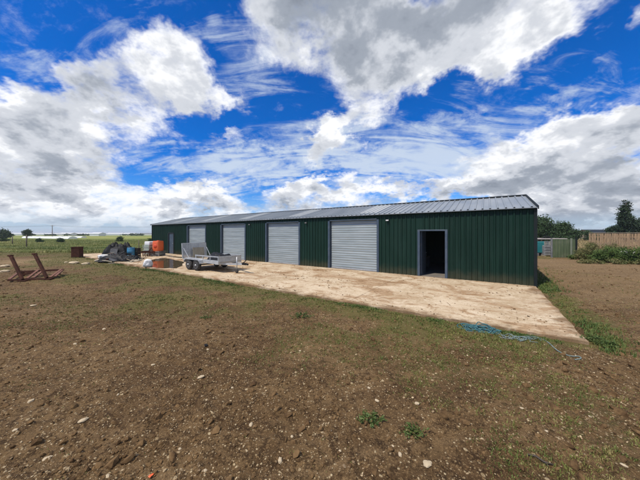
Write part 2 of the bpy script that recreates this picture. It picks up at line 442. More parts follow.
M_STONE = worn('pale_flint', (.36, .28, .175), (.52, .43, .29), .85, scale=18, dirt=(.22, .16, .10), dirt_amt=.7, bump=.3)
def m_gravel(g, b):
    p = wco(g); n = g.noise(p, 23, 2, .5); n2 = g.noise(p, 4, 2)
    c = g.mix(g.rng(n, .35, .62), (.17, .115, .058), (.42, .325, .195))
    c = g.mix(g.rng(n, .60, .70), c, (.62, .50, .31))
    c = g.mix(g.math('MULTIPLY', g.rng(n2, .4, .7), .45), c, (.13, .085, .05))
    setp(g, b, col=c, rough=.85, spec=.3)
M_GRAVEL = mat('pebbles', m_gravel)
def m_clod(g, b):
    p = wco(g); n = g.noise(p, 9, 3, .6); f = g.noise(p, 60, 4, .7)
    c = g.mix(g.rng(n, .35, .65), (.070, .040, .018), (.155, .095, .043))
    setp(g, b, col=c, rough=.95, spec=.15, nrm=g.bump(f, .6, .01))
M_CLOD = mat('soil_clods', m_clod)

def m_concrete(g, b):
    p = objco(g)
    lay = g.noise(g.mapping(p, scale=(.62, 1.15, 1)), .9, 9, .66, 2.1, .9)     # mud tracked along the yard
    n = g.noise(p, .55, 8, .62, 2.0, .4); f = g.noise(p, 9, 9, .7); sp = g.noise(p, 45, 4, .6)
    c = g.mix(g.rng(n, .32, .68), (.37, .275, .165), (.50, .395, .265))
    c = g.mix(g.math('MULTIPLY', g.rng(g.math('ADD', g.math('MULTIPLY', f, .6), g.math('MULTIPLY', g.noise(p, 1.3, 6, .6), .4)), .42, .60), .75), c, (.61, .51, .37))
    c = g.mix(g.math('MULTIPLY', g.rng(lay, .47, .63), .85), c, (.33, .205, .105))
    c = g.mix(g.math('MULTIPLY', g.rng(g.math('ADD', g.math('MULTIPLY', lay, .55), g.math('MULTIPLY', f, .45)), .53, .60), .75), c, (.19, .115, .058))
    c = g.mix(g.math('MULTIPLY', g.rng(sp, .54, .64), .5), c, (.22, .145, .08))
    edge = g.math('MINIMUM', g.math('ADD', g.sep(p)[1], 5.65), g.math('MULTIPLY', g.sep(p)[0], -1.0))
    eo = g.math('ADD', edge, g.math('MULTIPLY', g.math('SUBTRACT', g.noise(p, 1.7, 8, .68), .5), 2.2))
    c = g.mix(g.math('MULTIPLY', g.rng(eo, .30, -.12), .85), c, (.15, .09, .042))
    blot = g.noise(p, 2.4, 9, .7, 2.1, 1.2)
    c = g.mix(g.math('MULTIPLY', g.rng(blot, .53, .62), .75), c, (.26, .155, .075))
    # dark wet strip along the foot of the shed and joints across the yard
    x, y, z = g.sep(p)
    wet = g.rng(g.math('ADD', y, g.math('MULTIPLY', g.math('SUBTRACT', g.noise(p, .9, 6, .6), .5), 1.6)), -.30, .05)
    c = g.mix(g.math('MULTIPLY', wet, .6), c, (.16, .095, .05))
    jx = g.math('ABSOLUTE', g.math('SUBTRACT', g.math('FRACT', g.math('DIVIDE', g.math('ADD', x, 2.2), 5.0)), .5))
    j = g.rng(g.math('ADD', jx, g.math('MULTIPLY', g.math('SUBTRACT', f, .5), .01)), .0035, .0015)
    c = g.mix(g.math('MULTIPLY', j, .7), c, (.14, .09, .05))
    h = g.math('ADD', g.math('MULTIPLY', f, .6), g.math('MULTIPLY', sp, .25))
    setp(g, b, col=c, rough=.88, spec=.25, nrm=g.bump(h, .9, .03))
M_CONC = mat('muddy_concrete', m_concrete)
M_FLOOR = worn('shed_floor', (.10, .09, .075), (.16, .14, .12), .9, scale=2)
def m_water(g, b):
    n = g.noise(g.mapping(objco(g), scale=(1, 1, 1)), 3.0, 2)
    setp(g, b, col=(.085, .055, .028), rough=.04, ior=1.33, spec=.5, nrm=g.bump(n, .02, .01))
M_WATER = mat('puddle_water', m_water)

def m_ground(g, b):
    p = wco(g)
    def at(nm):
        n = g.n.new('ShaderNodeAttribute'); n.attribute_name = nm; return n.outputs['Fac']
    fieldm, grass, path = at('field'), at('grass'), at('dry')
    big = g.noise(p, .22, 6, .6); mid = g.noise(p, 1.6, 8, .65); f = g.noise(p, 12, 8, .72); ff = g.noise(p, 55, 6, .7)
    soil = g.mix(g.rng(mid, .32, .68), (.072, .040, .0165), (.165, .104, .048))
    soil = g.mix(g.math('MULTIPLY', g.rng(big, .38, .62), .55), soil, (.185, .118, .054))
    damp = g.noise(g.mapping(p, rot=(0, 0, R(20)), scale=(.45, 1.9, 1)), .55, 7, .62, 2.0, .8)
    soil = g.mix(g.math('MULTIPLY', g.rng(damp, .50, .64), .65), soil, (.062, .034, .015))
    soil = g.mix(g.math('MULTIPLY', g.rng(damp, .47, .36), .45), soil, (.22, .145, .072))
    soil = g.mix(g.math('MULTIPLY', g.rng(f, .46, .60), .8), soil, (.028, .015, .0065))
    soil = g.mix(g.math('MULTIPLY', g.rng(ff, .52, .62), .85), soil, (.27, .175, .082))
    fff = g.noise(p, 130, 3, .7)
    soil = g.mix(g.math('MULTIPLY', g.rng(fff, .50, .62), .6), soil, (.035, .019, .008))
    soil = g.mix(g.math('MULTIPLY', path, .55), soil, (.31, .215, .115))
    # pale grit pressed into the soil
    v = g.voronoi(p, 30); vr = g.voronoi(p, 30, out='Color'); rx = g.sep(vr)
    grit = g.math('MULTIPLY', g.rng(v, .34, .24), g.math('GREATER_THAN', g.math('ADD', rx[0], g.math('MULTIPLY', g.math('SUBTRACT', mid, .5), .8)), .68))
    v2 = g.voronoi(p, 12); r2 = g.sep(g.voronoi(p, 12, out='Color'))
    grit2 = g.math('MULTIPLY', g.rng(v2, .26, .18), g.math('GREATER_THAN', r2[0], .88))
    gc = g.mix(rx[1], (.26, .18, .09), (.54, .43, .26))
    soil = g.mix(g.math('MULTIPLY', g.math('MAXIMUM', grit, grit2), .85), soil, gc)
    # low weeds and moss between the stones
    gr = g.mix(g.rng(f, .35, .65), (.066, .068, .018), (.135, .124, .040))
    gm = g.rng(g.math('ADD', grass, g.math('MULTIPLY', g.math('SUBTRACT', g.math('ADD', g.math('MULTIPLY', f, .6), g.math('MULTIPLY', ff, .4)), .5), 1.7)), .42, .72)
    soil = g.mix(g.math('MULTIPLY', gm, .62), soil, gr)
    # fields: strips of grass, stubble and crop reaching to the horizon
    x, y, z = g.sep(p)
    strip = g.noise(g.comb(g.math('MULTIPLY', x, .004), g.math('MULTIPLY', g.math('LOGARITHM', g.math('MAXIMUM', y, 1.0), 2.718), 6.5), 0.0), 1.0, 3, .6)
    fn_ = g.noise(g.mapping(p, scale=(.2, 1, 1)), .35, 7, .65)
    fc = g.mix(g.rng(strip, .35, .60), (.085, .145, .028), (.26, .26, .07))
    fc = g.mix(g.rng(strip, .55, .72), fc, (.24, .21, .09))
    fc = g.mix(g.math('MULTIPLY', g.rng(fn_, .45, .7), .6), fc, (.085, .13, .026))
    fc = g.mix(g.math('MULTIPLY', path, .8), fc, (.33, .26, .125))
    c = g.mix(fieldm, soil, fc)
    h = g.math('ADD', g.math('MULTIPLY', f, .6), g.math('ADD', g.math('MULTIPLY', ff, .3), g.math('MULTIPLY', g.math('MAXIMUM', grit, grit2), .2)))
    setp(g, b, col=c, rough=.95, spec=.15, nrm=g.bump(h, 1.0, .045))
M_GROUND = mat('soil', m_ground)

# ------------------------------------------------------------------ layout of the shed and yard
BC = Vector((7.85, 9.06, 0)); BA = math.atan2(-.557, .831)       # near front corner of the shed; its long side runs left and away
AX = Vector((math.cos(BA), math.sin(BA), 0)); AY = Vector((-math.sin(BA), math.cos(BA), 0))
LEN, WID, EAVE, RIDGE = 30.8, 6.3, 2.86, 3.66
YARD = 5.65
def bl(lx, ly, z=0.0): return BC + AX * lx + AY * ly + Vector((0, 0, z))
def to_local(X, Y):
    dx, dy = X - BC.x, Y - BC.y
    return dx * AX.x + dy * AX.y, dx * AY.x + dy * AY.y

# ------------------------------------------------------------------ ground: one sheet from under the camera to the horizon
def field_edge(X): return np.where(X < 0, 27.5 + .02 * X, 22.8) + 1.6 * (fbm(X * .3, X * 0 + 3.3, 4, 5) - .5)
def masks(X, Y):
    lx, ly = to_local(X, Y)
    n = fbm(X * .45, Y * .45, 5, 21); n2 = fbm(X * 1.7, Y * 1.7, 4, 31)
    fe = field_edge(X)
    field = sstep(-1.2, .8, Y - fe + 3 * (n2 - .5))
    field = np.maximum(field, sstep(24, 34, -Y))
    front = np.clip(-YARD - ly, -5, 60)                       # metres in front of the yard's near edge
    edge = (1 - sstep(.05, 1.5, np.abs(front - .15))) * sstep(-36, -30, lx) * (1 - sstep(-.6, .5, lx))
    band = (1 - sstep(1.0, 3.6, front)) * (lx < .5) * np.where(lx > -9, .12, .30)
    side = (1 - sstep(.15, .75, np.abs(lx - .25))) * .5 * sstep(-YARD - .5, -YARD + .4, ly) * (1 - sstep(5, 8, ly)) * sstep(.30, .62, n2 + .12) * 1.1
    left = sstep(3, -5, X) * sstep(2.2, 5.5, Y) * (.12 + .26 * sstep(.4, .62, fbm(X * .8, Y * .8, 4, 61)))
    patch = sstep(.42, .64, n) * .36 + .10 * sstep(.35, .6, n2)
    verge = sstep(-5, -.5, Y - fe) * .55
    grass = np.clip(edge * (.30 + .75 * n2) + band + side + left + patch + verge - .02, 0, 1)
    dry = np.where(X > 6, sstep(20, 27, Y), 0.0)
    trackl = (1 - sstep(1.0, 2.6, np.abs(Y - (18.6 + .03 * X)))) * sstep(-12, -15, X) * sstep(-26, -21, X) * .9
    tan_ = sstep(6, 9, X) * (1 - sstep(19, 22, Y)) * .45 * sstep(4, 10, Y)
    return field, grass, np.clip(np.maximum(np.maximum(dry, trackl), tan_), 0, 1), lx, ly
def ground_z(X, Y):
    rr = np.hypot(X, Y)
    lx, ly = to_local(X, Y)
    near = 1 - sstep(20, 45, rr)
    z = -.05 + .09 * (fbm(X * .25, Y * .25, 3, 3) - .5) * near
    # wheel ruts left by machines turning in front of the yard
    q = X * .35 + Y * .94
    rut = np.sin(q * 2.1 + 2.2 * fbm(X * .22, Y * .22, 3, 9)) * fbm(X * .3, Y * .3, 2, 15)
    z += .050 * rut * near
    z += .065 * (fbm(X * 2.2, Y * 2.2, 4, 41, .6) - .5) * near
    z += .036 * (fbm(X * 11, Y * 11, 4, 51, .65) - .5) * (1 - sstep(8, 22, rr))
    inside = (1 - sstep(0.0, .5, np.maximum(np.maximum(lx - .0, -lx - 33.2), np.maximum(ly - WID, -ly - YARD))))
    z = z * (1 - inside) + inside * np.minimum(z, -.055)
    return z
def make_ground():
    a1 = np.linspace(-76, 76, 760); a2 = np.linspace(76, 284, 90)[1:-1]
    ang = np.radians(np.concatenate([a1, a2])); na = len(ang)
    rad = np.concatenate([np.geomspace(.35, 48, 460), np.geomspace(48, 9000, 60)[1:]]); nr = len(rad)
    A, Rr = np.meshgrid(ang, rad)
    X = Rr * np.sin(A); Y = Rr * np.cos(A)
    Z = ground_z(X, Y)
    v = np.stack([X, Y, Z], -1).reshape(-1, 3)
    v = np.concatenate([v, [[0, 0, -.075]]])
    i = np.arange(nr - 1)[:, None]; j = np.arange(na)[None, :]; j2 = (j + 1) % na
    q = np.stack([i * na + j, i * na + j2 + 0 * i, (i + 1) * na + j2, (i + 1) * na + j], -1).reshape(-1, 4)[:, ::-1]
    c = len(v) - 1
    cap = np.stack([np.arange(na), np.full(na, c), (np.arange(na) + 1) % na, (np.arange(na) + 1) % na], -1)
    o = np_mesh('ground', v, q, M_GROUND, smooth=True)
    fld, gr, dry, _, _ = masks(X, Y)
    for nm, arr in (('field', fld), ('grass', gr), ('dry', dry)):
        a = o.data.attributes.new(nm, 'FLOAT', 'POINT'); a.data.foreach_set('value', np.append(arr.reshape(-1), 0).astype(np.float32))
    kind(o, 'structure')
make_ground()

# ------------------------------------------------------------------ concrete yard and puddle
def make_yard():
    x0, x1, y0, y1 = -33.2, .02, -YARD, -.002
    nx, ny = 330, 56
    xs = np.linspace(x0, x1, nx + 1); ys = np.linspace(y0, y1, ny + 1)
    X, Y = np.meshgrid(xs, ys, indexing='ij')
    wob = (fbm(X * 1.3, Y * 0, 4, 61) - .5)
    Y = Y + np.where(np.isclose(Y, y0), wob * .22, 0) + np.where(np.isclose(Y, ys[1]), wob * .10, 0)
    wx = (fbm(Y * 1.1, X * 0 + 5, 4, 71) - .5)
    X = X + np.where(np.isclose(X, x1), wx * .16, 0)
    Z = .012 * (fbm(X * .6, Y * .6, 4, 81) - .5)
    Z = np.where(Y > -.15, np.minimum(Z, 0), Z)
    v = np.stack([X, Y, Z], -1).reshape(-1, 3)
    idx = np.arange((nx + 1) * (ny + 1)).reshape(nx + 1, ny + 1)
    q = np.stack([idx[:-1, :-1], idx[1:, :-1], idx[1:, 1:], idx[:-1, 1:]], -1).reshape(-1, 4)
    ring = np.concatenate([idx[:, 0], idx[-1, 1:], idx[-2::-1, -1], idx[0, -2:0:-1]])
    lowv = v[ring].copy(); lowv[:, 2] = -.16
    b = len(v) + np.arange(len(ring)); n = len(ring)
    sk = np.stack([ring, b, np.roll(b, -1), np.roll(ring, -1)], -1)
    o = np_mesh('concrete_yard', np.concatenate([v, lowv]), np.concatenate([q, sk]), M_CONC)
    o.location = BC; o.rotation_euler = (0, 0, BA); kind(o, 'structure')
make_yard()
def puddle(cx, cy, rx, ry, seed, name='puddle_water', rot=0.0):
    n = 72; pts = []
    for k in range(n):
        a = 2 * PI * k / n
        w = 1 + .55 * (float(fbm(np.array([2.2 * math.cos(a) + seed]), np.array([2.2 * math.sin(a)]), 4, 91)[0]) - .5)
        ex, ey = rx * w * math.cos(a), ry * w * math.sin(a)
        pts.append((cx + ex * math.cos(rot) - ey * math.sin(rot), cy + ex * math.sin(rot) + ey * math.cos(rot), 0))
    m = MB(); m.add([(cx, cy, 0)] + pts, [(0, k + 1, (k + 1) % n + 1) for k in range(n)])
    o = m.build(name, M_WATER); o.location = BC + Vector((0, 0, .0105)); o.rotation_euler = (0, 0, BA); kind(o, 'structure')
def loc_px(px, py): p = gp(px, py); return to_local(p.x, p.y)
puddle(-19.2, -4.0, 3.4, 1.0, 3.0, rot=R(-21))
puddle(-22.6, -1.5, 1.4, .26, 8.0)

# ------------------------------------------------------------------ the shed
shed = thing('steel_shed', 'long dark green corrugated steel shed with a row of roller doors and grey roof', 'shed', BC, BA)
T_WALL = .045
def ribbed_run(x0, x1, pitch=.2, base=.085, top=.035, h=.040, ph=0.0):
    """points (x, offset) of a box-profile sheet between x0 and x1, ribs on one common grid"""
    pts = [(x0, 0.0)]
    k = math.floor((x0 - ph) / pitch) - 1
    while True:
        c = ph + k * pitch; k += 1
        if c - base / 2 < x0 + .004: continue
        if c + base / 2 > x1 - .004: break
        pts += [(c - base / 2, 0), (c - top / 2, h), (c + top / 2, h), (c + base / 2, 0)]
    pts.append((x1, 0.0)); return pts
def sheet_wall(m, x0, x1, z0, z1, place, thick=.04):
    """place(x, out, z) -> point; z1 number or function of x"""
    pts = ribbed_run(x0, x1)
    zt = z1 if callable(z1) else (lambda x: z1)
    vs, fs = [], []
    for (x, o) in pts: vs += [place(x, o, z0), place(x, o, zt(x))]
    n = len(pts)
    for i in range(n - 1): fs.append((2 * i, 2 * i + 2, 2 * i + 3, 2 * i + 1))
    b = len(vs)
    vs += [place(x0, -thick, z0), place(x0, -thick, zt(x0)), place(x1, -thick, z0), place(x1, -thick, zt(x1))]
    fs += [(b, b + 1, b + 3, b + 2), (0, 1, b + 1, b), (2 * n - 2, b + 2, b + 3, 2 * n - 1)]
    m.add(vs, fs)
DOORS = [(-8.78, -6.02), (-13.77, -11.01), (-18.76, -16.0), (-23.75, -20.99)]
DH = 2.62
PD_ = (-3.98, -2.95, 2.03)           # the open doorway
SD_ = (-27.25, -26.25, 2.0)          # shut side door at the far end
def build_shed():
    fr = lambda x, o, z: (x, -o, z)
    m = MB()
    holes = sorted([(a, b, DH) for a, b in DOORS] + [PD_, SD_])
    cur = -LEN
    for a, b, h in holes:
        sheet_wall(m, cur, a, .0, EAVE, fr); sheet_wall(m, a, b, h, EAVE, fr); cur = b
    sheet_wall(m, cur, 0, .0, EAVE, fr)
    w = m.build('wall', M_CLAD, shed); w['label'] = 'front wall with the roller door openings'
    gz = lambda y: EAVE + (RIDGE - EAVE) * (1 - abs(y - WID / 2) / (WID / 2)) - .03
    for xe, sg in ((0, 1), (-LEN, -1)):
        m = MB()
        # split at the ridge so the top follows both slopes
        sheet_wall(m, .045, WID / 2, 0, gz, (lambda x, o, z: (xe + sg * o - sg * .002, x, z)))
        sheet_wall(m, WID / 2, WID - .045, 0, gz, (lambda x, o, z: (xe + sg * o - sg * .002, x, z)))
        m.build('wall', M_CLAD, shed)
    m = MB(); sheet_wall(m, -LEN, 0, 0, EAVE, lambda x, o, z: (x, WID + o, z)); m.build('wall', M_CLAD, shed)
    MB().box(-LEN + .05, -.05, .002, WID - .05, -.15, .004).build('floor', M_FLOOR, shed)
    # corner flashings and eave flashing
    for x in (-LEN - .02, -.03):
        for y0, y1 in ((-.045, .06), (WID - .06, WID + .045)):
            MB().box(x, x + .095, y0, y1, 0, EAVE - .02).build('corner_flashing', M_DARKTRIM, shed)
    # roof: box-profile sheets down both slopes
    OH = .14; rise = (RIDGE - EAVE) / (WID / 2); zo = EAVE + .045
    roof = None
    for sg in (0, 1):
        m = MB()
        pts = ribbed_run(-LEN - .07, .07, .25, .075, .035, .040, ph=-.1)
        vs, fs = [], []
        for (x, o) in pts:
            for (yy) in (-OH, WID / 2):
                z = zo + rise * yy + o
                vs.append((x, yy if sg == 0 else WID - yy, z))
        n = len(pts)
        for i in range(n - 1): fs.append((2 * i, 2 * i + 2, 2 * i + 3, 2 * i + 1) if sg == 0 else (2 * i + 1, 2 * i + 3, 2 * i + 2, 2 * i))
        b = len(vs)
        for (x, o) in (pts[0], pts[-1]):
            for yy in (-OH, WID / 2): vs.append((x, yy if sg == 0 else WID - yy, zo + rise * yy - .025))
        fs += [(b, b + 1, b + 3, b + 2), (b, b + 2, 2 * n - 2, 0), (1, 2 * n - 1, b + 3, b + 1), (0, 1, b + 1, b), (2 * n - 2, b + 2, b + 3, 2 * n - 1)]
        m.add(vs, fs)
        o = m.build('roof', M_ROOF, shed)
        if sg == 0: roof = o
    m = MB(); ang = .30
    for sg in (-1, 1):
        a = (-LEN - .08, WID / 2, zo + rise * WID / 2 + .058)
        m.add([(-LEN - .08, WID / 2, zo + rise * WID / 2 + .060), (.08, WID / 2, zo + rise * WID / 2 + .060),
               (.08, WID / 2 + sg * .16, zo + rise * (WID / 2 - .16) + .042), (-LEN - .08, WID / 2 + sg * .16, zo + rise * (WID / 2 - .16) + .042)], [(0, 1, 2, 3)])
    m.build('ridge_cap', M_DARKTRIM, roof)
    for x in (.075, -LEN - .095):
        for sg in (0, 1):
            m = MB()
            f = (lambda y: y) if sg == 0 else (lambda y: WID - y)
            z = lambda y: zo + rise * y
            q = []
            for xx in (x, x + .022):
                q += [(xx, f(-OH - .01), z(-OH) - .07), (xx, f(-OH - .01), z(-OH) + .05), (xx, f(WID / 2), z(WID / 2) + .05), (xx, f(WID / 2), z(WID / 2) - .07)]
            m.add(q, [(0, 1, 2, 3), (4, 7, 6, 5), (0, 4, 5, 1), (1, 5, 6, 2), (2, 6, 7, 3), (3, 7, 4, 0)])
            # top lip lying on the sheets
            xa, xb = (x - .045, x) if x > 0 else (x + .022, x + .065)
            m.add([(xa, f(-OH - .01), z(-OH) + .045), (xb, f(-OH - .01), z(-OH) + .045), (xb, f(WID / 2), z(WID / 2) + .045), (xa, f(WID / 2), z(WID / 2) + .045)], [(0, 1, 2, 3)])
            m.build('verge_trim', M_DARKTRIM, roof)
    m = MB(); m.box(-LEN - .05, .05, -.115, -.036, EAVE - .035, EAVE - .004); m.build('eave_flashing', M_DARKTRIM, shed)
    # translucent sheets in the front slope
    for xc in (-6.7, -11.75, -16.8, -21.9, -27.0):
        m = MB(); pts = ribbed_run(xc - .5, xc + .5, .25, .075, .035, .040, ph=-.1); vs, fs = [], []
        for (x, o) in pts:
            for yy in (.35, WID / 2 - .2): vs.append((x, yy, zo + rise * yy + o + .006))
        for i in range(len(pts) - 1): fs.append((2 * i, 2 * i + 2, 2 * i + 3, 2 * i + 1))
        m.add(vs, fs); m.build('rooflight', M_ROOFLIGHT, roof)
    # roller doors set back in the openings
    for k, (a, b) in enumerate(DOORS):
        rng = random.Random(40 + k)
        ny = 26; P = []
        z0, z1 = .07, DH - .004
        pitch = .125; zs = []
        z = z0
        while z < z1:
            for f, d in ((0, 0), (.2, .012), (.5, .018), (.8, .012)):
                if z + f * pitch < z1: zs.append((z + f * pitch, d))
            z += pitch
        zs.append((z1, 0))
        for (z, d) in zs:
            row = []
            for i in range(ny + 1):
                u = i / ny; x = a + .012 + (b - a - .024) * u
                dent = .010 * (float(vnoise(np.array([u * 3 + k * 7.7]), np.array([z * 5.5]), 5)[0]) - .5) * (1.6 - z / DH) * math.sin(PI * u)
                row.append((x, .125 - d - dent, z + dent * .9))
            P.append(row)
        m = MB(); m.sheet(P, True)
        door = m.build('roller_door', M_SHUTTER, shed)
        MB().box(a + .012, b - .012, .10, .145, .012, .068).build('bottom_rail', M_GALV, door)
        m = MB()
        fw = .11
        m.box(a - fw, a + .004, -.042, .20, 0, DH + .004); m.box(b - .004, b + fw, -.042, .20, 0, DH + .004)
        m.box(a + .004, b - .004, -.042, .09, DH, DH + .05)
        m.box(a + .004, a + .035, .10, .16, .0, DH); m.box(b - .035, b - .004, .10, .16, .0, DH)
        bevel(m.build('door_frame', M_TRIM, door), .006)
    # open doorway with its leaf swung inside
    a, b, h = PD_
    m = MB(); m.box(a - .10, a + .003, -.050, .12, 0, h + .003); m.box(b - .003, b + .10, -.050, .12, 0, h + .003); m.box(a - .10, b + .10, -.048, .118, h + .003, h + .06)
    frm = bevel(m.build('door_frame', M_TRIM, shed), .006); frm['label'] = 'blue-grey frame of the open doorway'
    m = MB(); m.box(a + .01, a + .055, .13, .13 + .94, .012, h - .01)
    leaf = m.build('door', M_TRIM, shed); leaf['label'] = 'door leaf swung open into the dark shed'
    m = MB(); m.tube([(a + .055, .98, 1.0), (a + .10, .98, 1.0), (a + .10, .87, 1.0)], .011); m.build('handle', M_GALV, leaf)
    # shut side door
    a, b, h = SD_
    m = MB(); m.box(a + .05, b - .05, .02, .06, .02, h - .05)
    for i in range(4):
        x = a + .14 + i * (b - a - .28) / 3; m.box(x - .015, x + .015, .008, .021, .1, h - .12)
    dr = m.build('door', M_TRIM, shed); dr['label'] = 'shut blue-grey side door at the far end'
    m = MB(); m.box(a - .10, a + .05, -.042, .09, 0, h + .003); m.box(b - .05, b + .10, -.042, .09, 0, h + .003); m.box(a + .05, b - .05, -.042, .088, h - .05, h + .06)
    m.build('frame', M_DARKTRIM, dr)
    m = MB(); m.tube([(b - .13, .02, 1.0), (b - .13, -.03, 1.0), (b - .23, -.03, 1.0)], .011); m.build('handle', M_GALV, dr)
    # lamps under the eave
    for x in (-5.46, -10.4, -15.4):
        m = MB(); m.box(x - .075, x + .075, -.12, -.05, 2.53, 2.60); l = bevel(m.build('flood_lamp', M_BLACK, shed), .008)
        m = MB(); m.box(x - .065, x + .065, -.128, -.1205, 2.54, 2.59); m.build('lens', M_WHITE if x > -6 else M_GREYSHEET, l)
        m = MB(); m.box(x - .02, x + .02, -.05, -.01, 2.54, 2.58); m.build('bracket', M_DARKTRIM, l)
    # steel frame inside, seen through the open doorway
    for x in (-5.0, -10.0, -15.0, -20.0, -25.0):
        m = MB(); m.box(x - .05, x + .05, .08, .2, .004, EAVE - .1); m.box(x - .05, x + .05, WID - .2, WID - .08, .004, EAVE - .1)
        m.bar((x, .14, EAVE - .12), (x, WID / 2, RIDGE - .12), .1, .14); m.bar((x, WID - .14, EAVE - .12), (x, WID / 2, RIDGE - .12), .1, .14)
        m.build('portal_frame', M_DARKTRIM, shed)
build_shed()
def sack(name, label, cat, loc, s, material, seed, rz=0):
    """a lumpy filled sack"""
    n, k = 14, 18; P = []
    for i in range(n + 1):
        t = i / n; row = []
        for j in range(k):
            a = 2 * PI * j / k
            prof = (1 - .16 * (2 * t - .8) ** 2 - .25 * max(0, .12 - t) / .12) * (1 if t < .84 else math.sqrt(max(1 - ((t - .84) / .16) ** 2, .001)))
            w = 1 + .42 * (float(fbm(np.array([math.cos(a) * 1.5 + seed]), np.array([math.sin(a) * 1.5 + t * 2.5]), 3, seed)[0]) - .5) * 2
            row.append((s[0] * prof * w * math.cos(a), s[1] * prof * w * math.sin(a), s[2] * t + .05 * s[2] * math.sin(3 * a) * t))
        row.append(row[0]); P.append(row)
    m = MB(); m.sheet(P); m.add(P[0][:-1], [tuple(range(k))])
    o = m.build(name, material); o.location = loc; o.rotation_euler = (0, 0, rz)
    return tag(o, label, cat)
sack('filled_sack', 'pale lumpy sack lying on a dark chest inside the open doorway', 'sack', bl(-4.6, 3.6, .605), (.22, .17, .30), M_GREYSHEET, 5, .3)
_c = thing('wooden_chest', 'dark chest under the pale sack inside the open doorway', 'chest', bl(-4.6, 3.6, .005), BA + .1)
bevel(MB().box(-.40, .40, -.28, .28, 0, .55).build('chest_body', M_POST, _c), .01); bevel(MB().box(-.42, .42, -.30, .30, .551, .598).build('lid', M_POST, _c), .01)
_c = thing('step_ladder', 'pale step ladder leaning on the back wall inside the open doorway', 'ladder', bl(-6.3, WID - .75, .005), BA)
for _x in (-.22, .22): MB().bar((_x, 0, 0), (_x, .62, 2.1), .05, .03).build('stile', M_GALV, _c)
for _k in range(7): MB().bar((-.195, .062 + .075 * _k, .21 + .254 * _k), (.195, .062 + .075 * _k, .21 + .254 * _k), .03).build('rung', M_GALV, _c)

# ------------------------------------------------------------------ leaves, trees, bushes, grass
def leaf_cloud(C, size, rng, flat=0.0):
    """one diamond-shaped leaf (or spray of leaves) per centre"""
    n = len(C)
    a = rng.normal(size=(n, 3)); a[:, 2] *= (1 - flat); a /= np.linalg.norm(a, axis=1)[:, None]
    b = rng.normal(size=(n, 3)); b -= a * (a * b).sum(1)[:, None]; b /= np.linalg.norm(b, axis=1)[:, None]
    s = (size * rng.uniform(.6, 1.4, n))[:, None]
    c = np.cross(a, b)
    v = np.stack([C - a * s, C + b * s * .45 + c * s * .12, C + a * s, C - b * s * .45 + c * s * .12], 1).reshape(-1, 3)
    return v, np.arange(4 * n).reshape(-1, 4)
def crown_points(blobs, n_cl, per, clr, rng, shell=.55):
    """leaf centres: clumps spread through ellipsoids, denser to their outside"""
    vol = np.array([b[3] * b[4] * b[5] for b in blobs]); vol = vol / vol.sum()
    pts, cen = [], []
    for _ in range(n_cl):
        b = blobs[rng.choice(len(blobs), p=vol)]
        d = rng.normal(size=3); d /= np.linalg.norm(d); r = rng.uniform(shell ** 3, 1) ** (1 / 3)
        c = np.array(b[:3]) + d * r * np.array(b[3:6]); cen.append(c)
        m = rng.integers(int(per * .5), int(per * 1.5))
        q = rng.normal(size=(m, 3)) * clr * rng.uniform(.6, 1.3) * np.array([1, 1, .75])
        pts.append(c + q)
    return np.concatenate(pts), np.array(cen)
def tree(name, label, cat, loc, blobs, n_cl, per, clr, leaf, material, trunk_r, seed, group=None, limbs=9):
    rng = np.random.default_rng(seed)
    t = thing(name, label, cat, loc, 0, group)
    P, cen = crown_points(blobs, n_cl, per, clr, rng)
    P = P[P[:, 2] > .12]
    v, f = leaf_cloud(P, leaf, rng)
    np_mesh('crown', v, f, material, t)
    top = max(b[2] + b[5] * .5 for b in blobs)
    m = MB(); pts = [(0, 0, -.3)]
    for i in range(1, 6): pts.append((rng.uniform(-.06, .06) * i * trunk_r * 3, rng.uniform(-.06, .06) * i * trunk_r * 3, top * i / 5))
    m.tube(pts, [trunk_r * (1.25 if i == 0 else 1 - .16 * i) for i in range(6)], 9)
    for k in range(limbs):
        c = cen[rng.integers(len(cen))]; s = Vector(pts[min(1 + int(4 * rng.uniform(.1, .8)), 5)])
        if s.z > c[2]: s.z = max(.3 * top * .5, c[2] * .6)
        s.x *= .9; e = Vector(c); md = s.lerp(e, .5) + Vector((0, 0, .06 * top))
        m.tube([s, md, e], [trunk_r * .45, trunk_r * .28, trunk_r * .1], 6)
    m.build('trunk', M_BARK, t)
    return t
def bush(name, label, cat, loc, blobs, n_cl, per, clr, leaf, material, seed, group=None, stems=10, flowers=0):
    rng = np.random.default_rng(seed)
    t = thing(name, label, cat, loc, 0, group)
    P, cen = crown_points(blobs, n_cl, per, clr, rng, .2); P = P[P[:, 2] > .0]
    v, f = leaf_cloud(P, leaf, rng, .3); np_mesh('foliage', v, f, material, t)
    m = MB()
    for k in range(stems):
        c = cen[rng.integers(len(cen))]
        m.tube([(c[0] * .5, c[1] * .5, -.05), (c[0] * .8, c[1] * .8, c[2] * .5), tuple(c)], [.012, .009, .004], 5)
    m.build('stem', M_BARK, t)
    if flowers:
        top = P[P[:, 2] > np.quantile(P[:, 2], .55)]
        C = top[rng.integers(len(top), size=flowers)] + rng.normal(size=(flowers, 3)) * .03
        C = np.repeat(C, 5, 0) + rng.normal(size=(flowers * 5, 3)) * .025
        v, f = leaf_cloud(C, .035, rng, .6); np_mesh('flower_head', v, f, M_FLOWER, t)['kind'] = 'stuff'
    return t
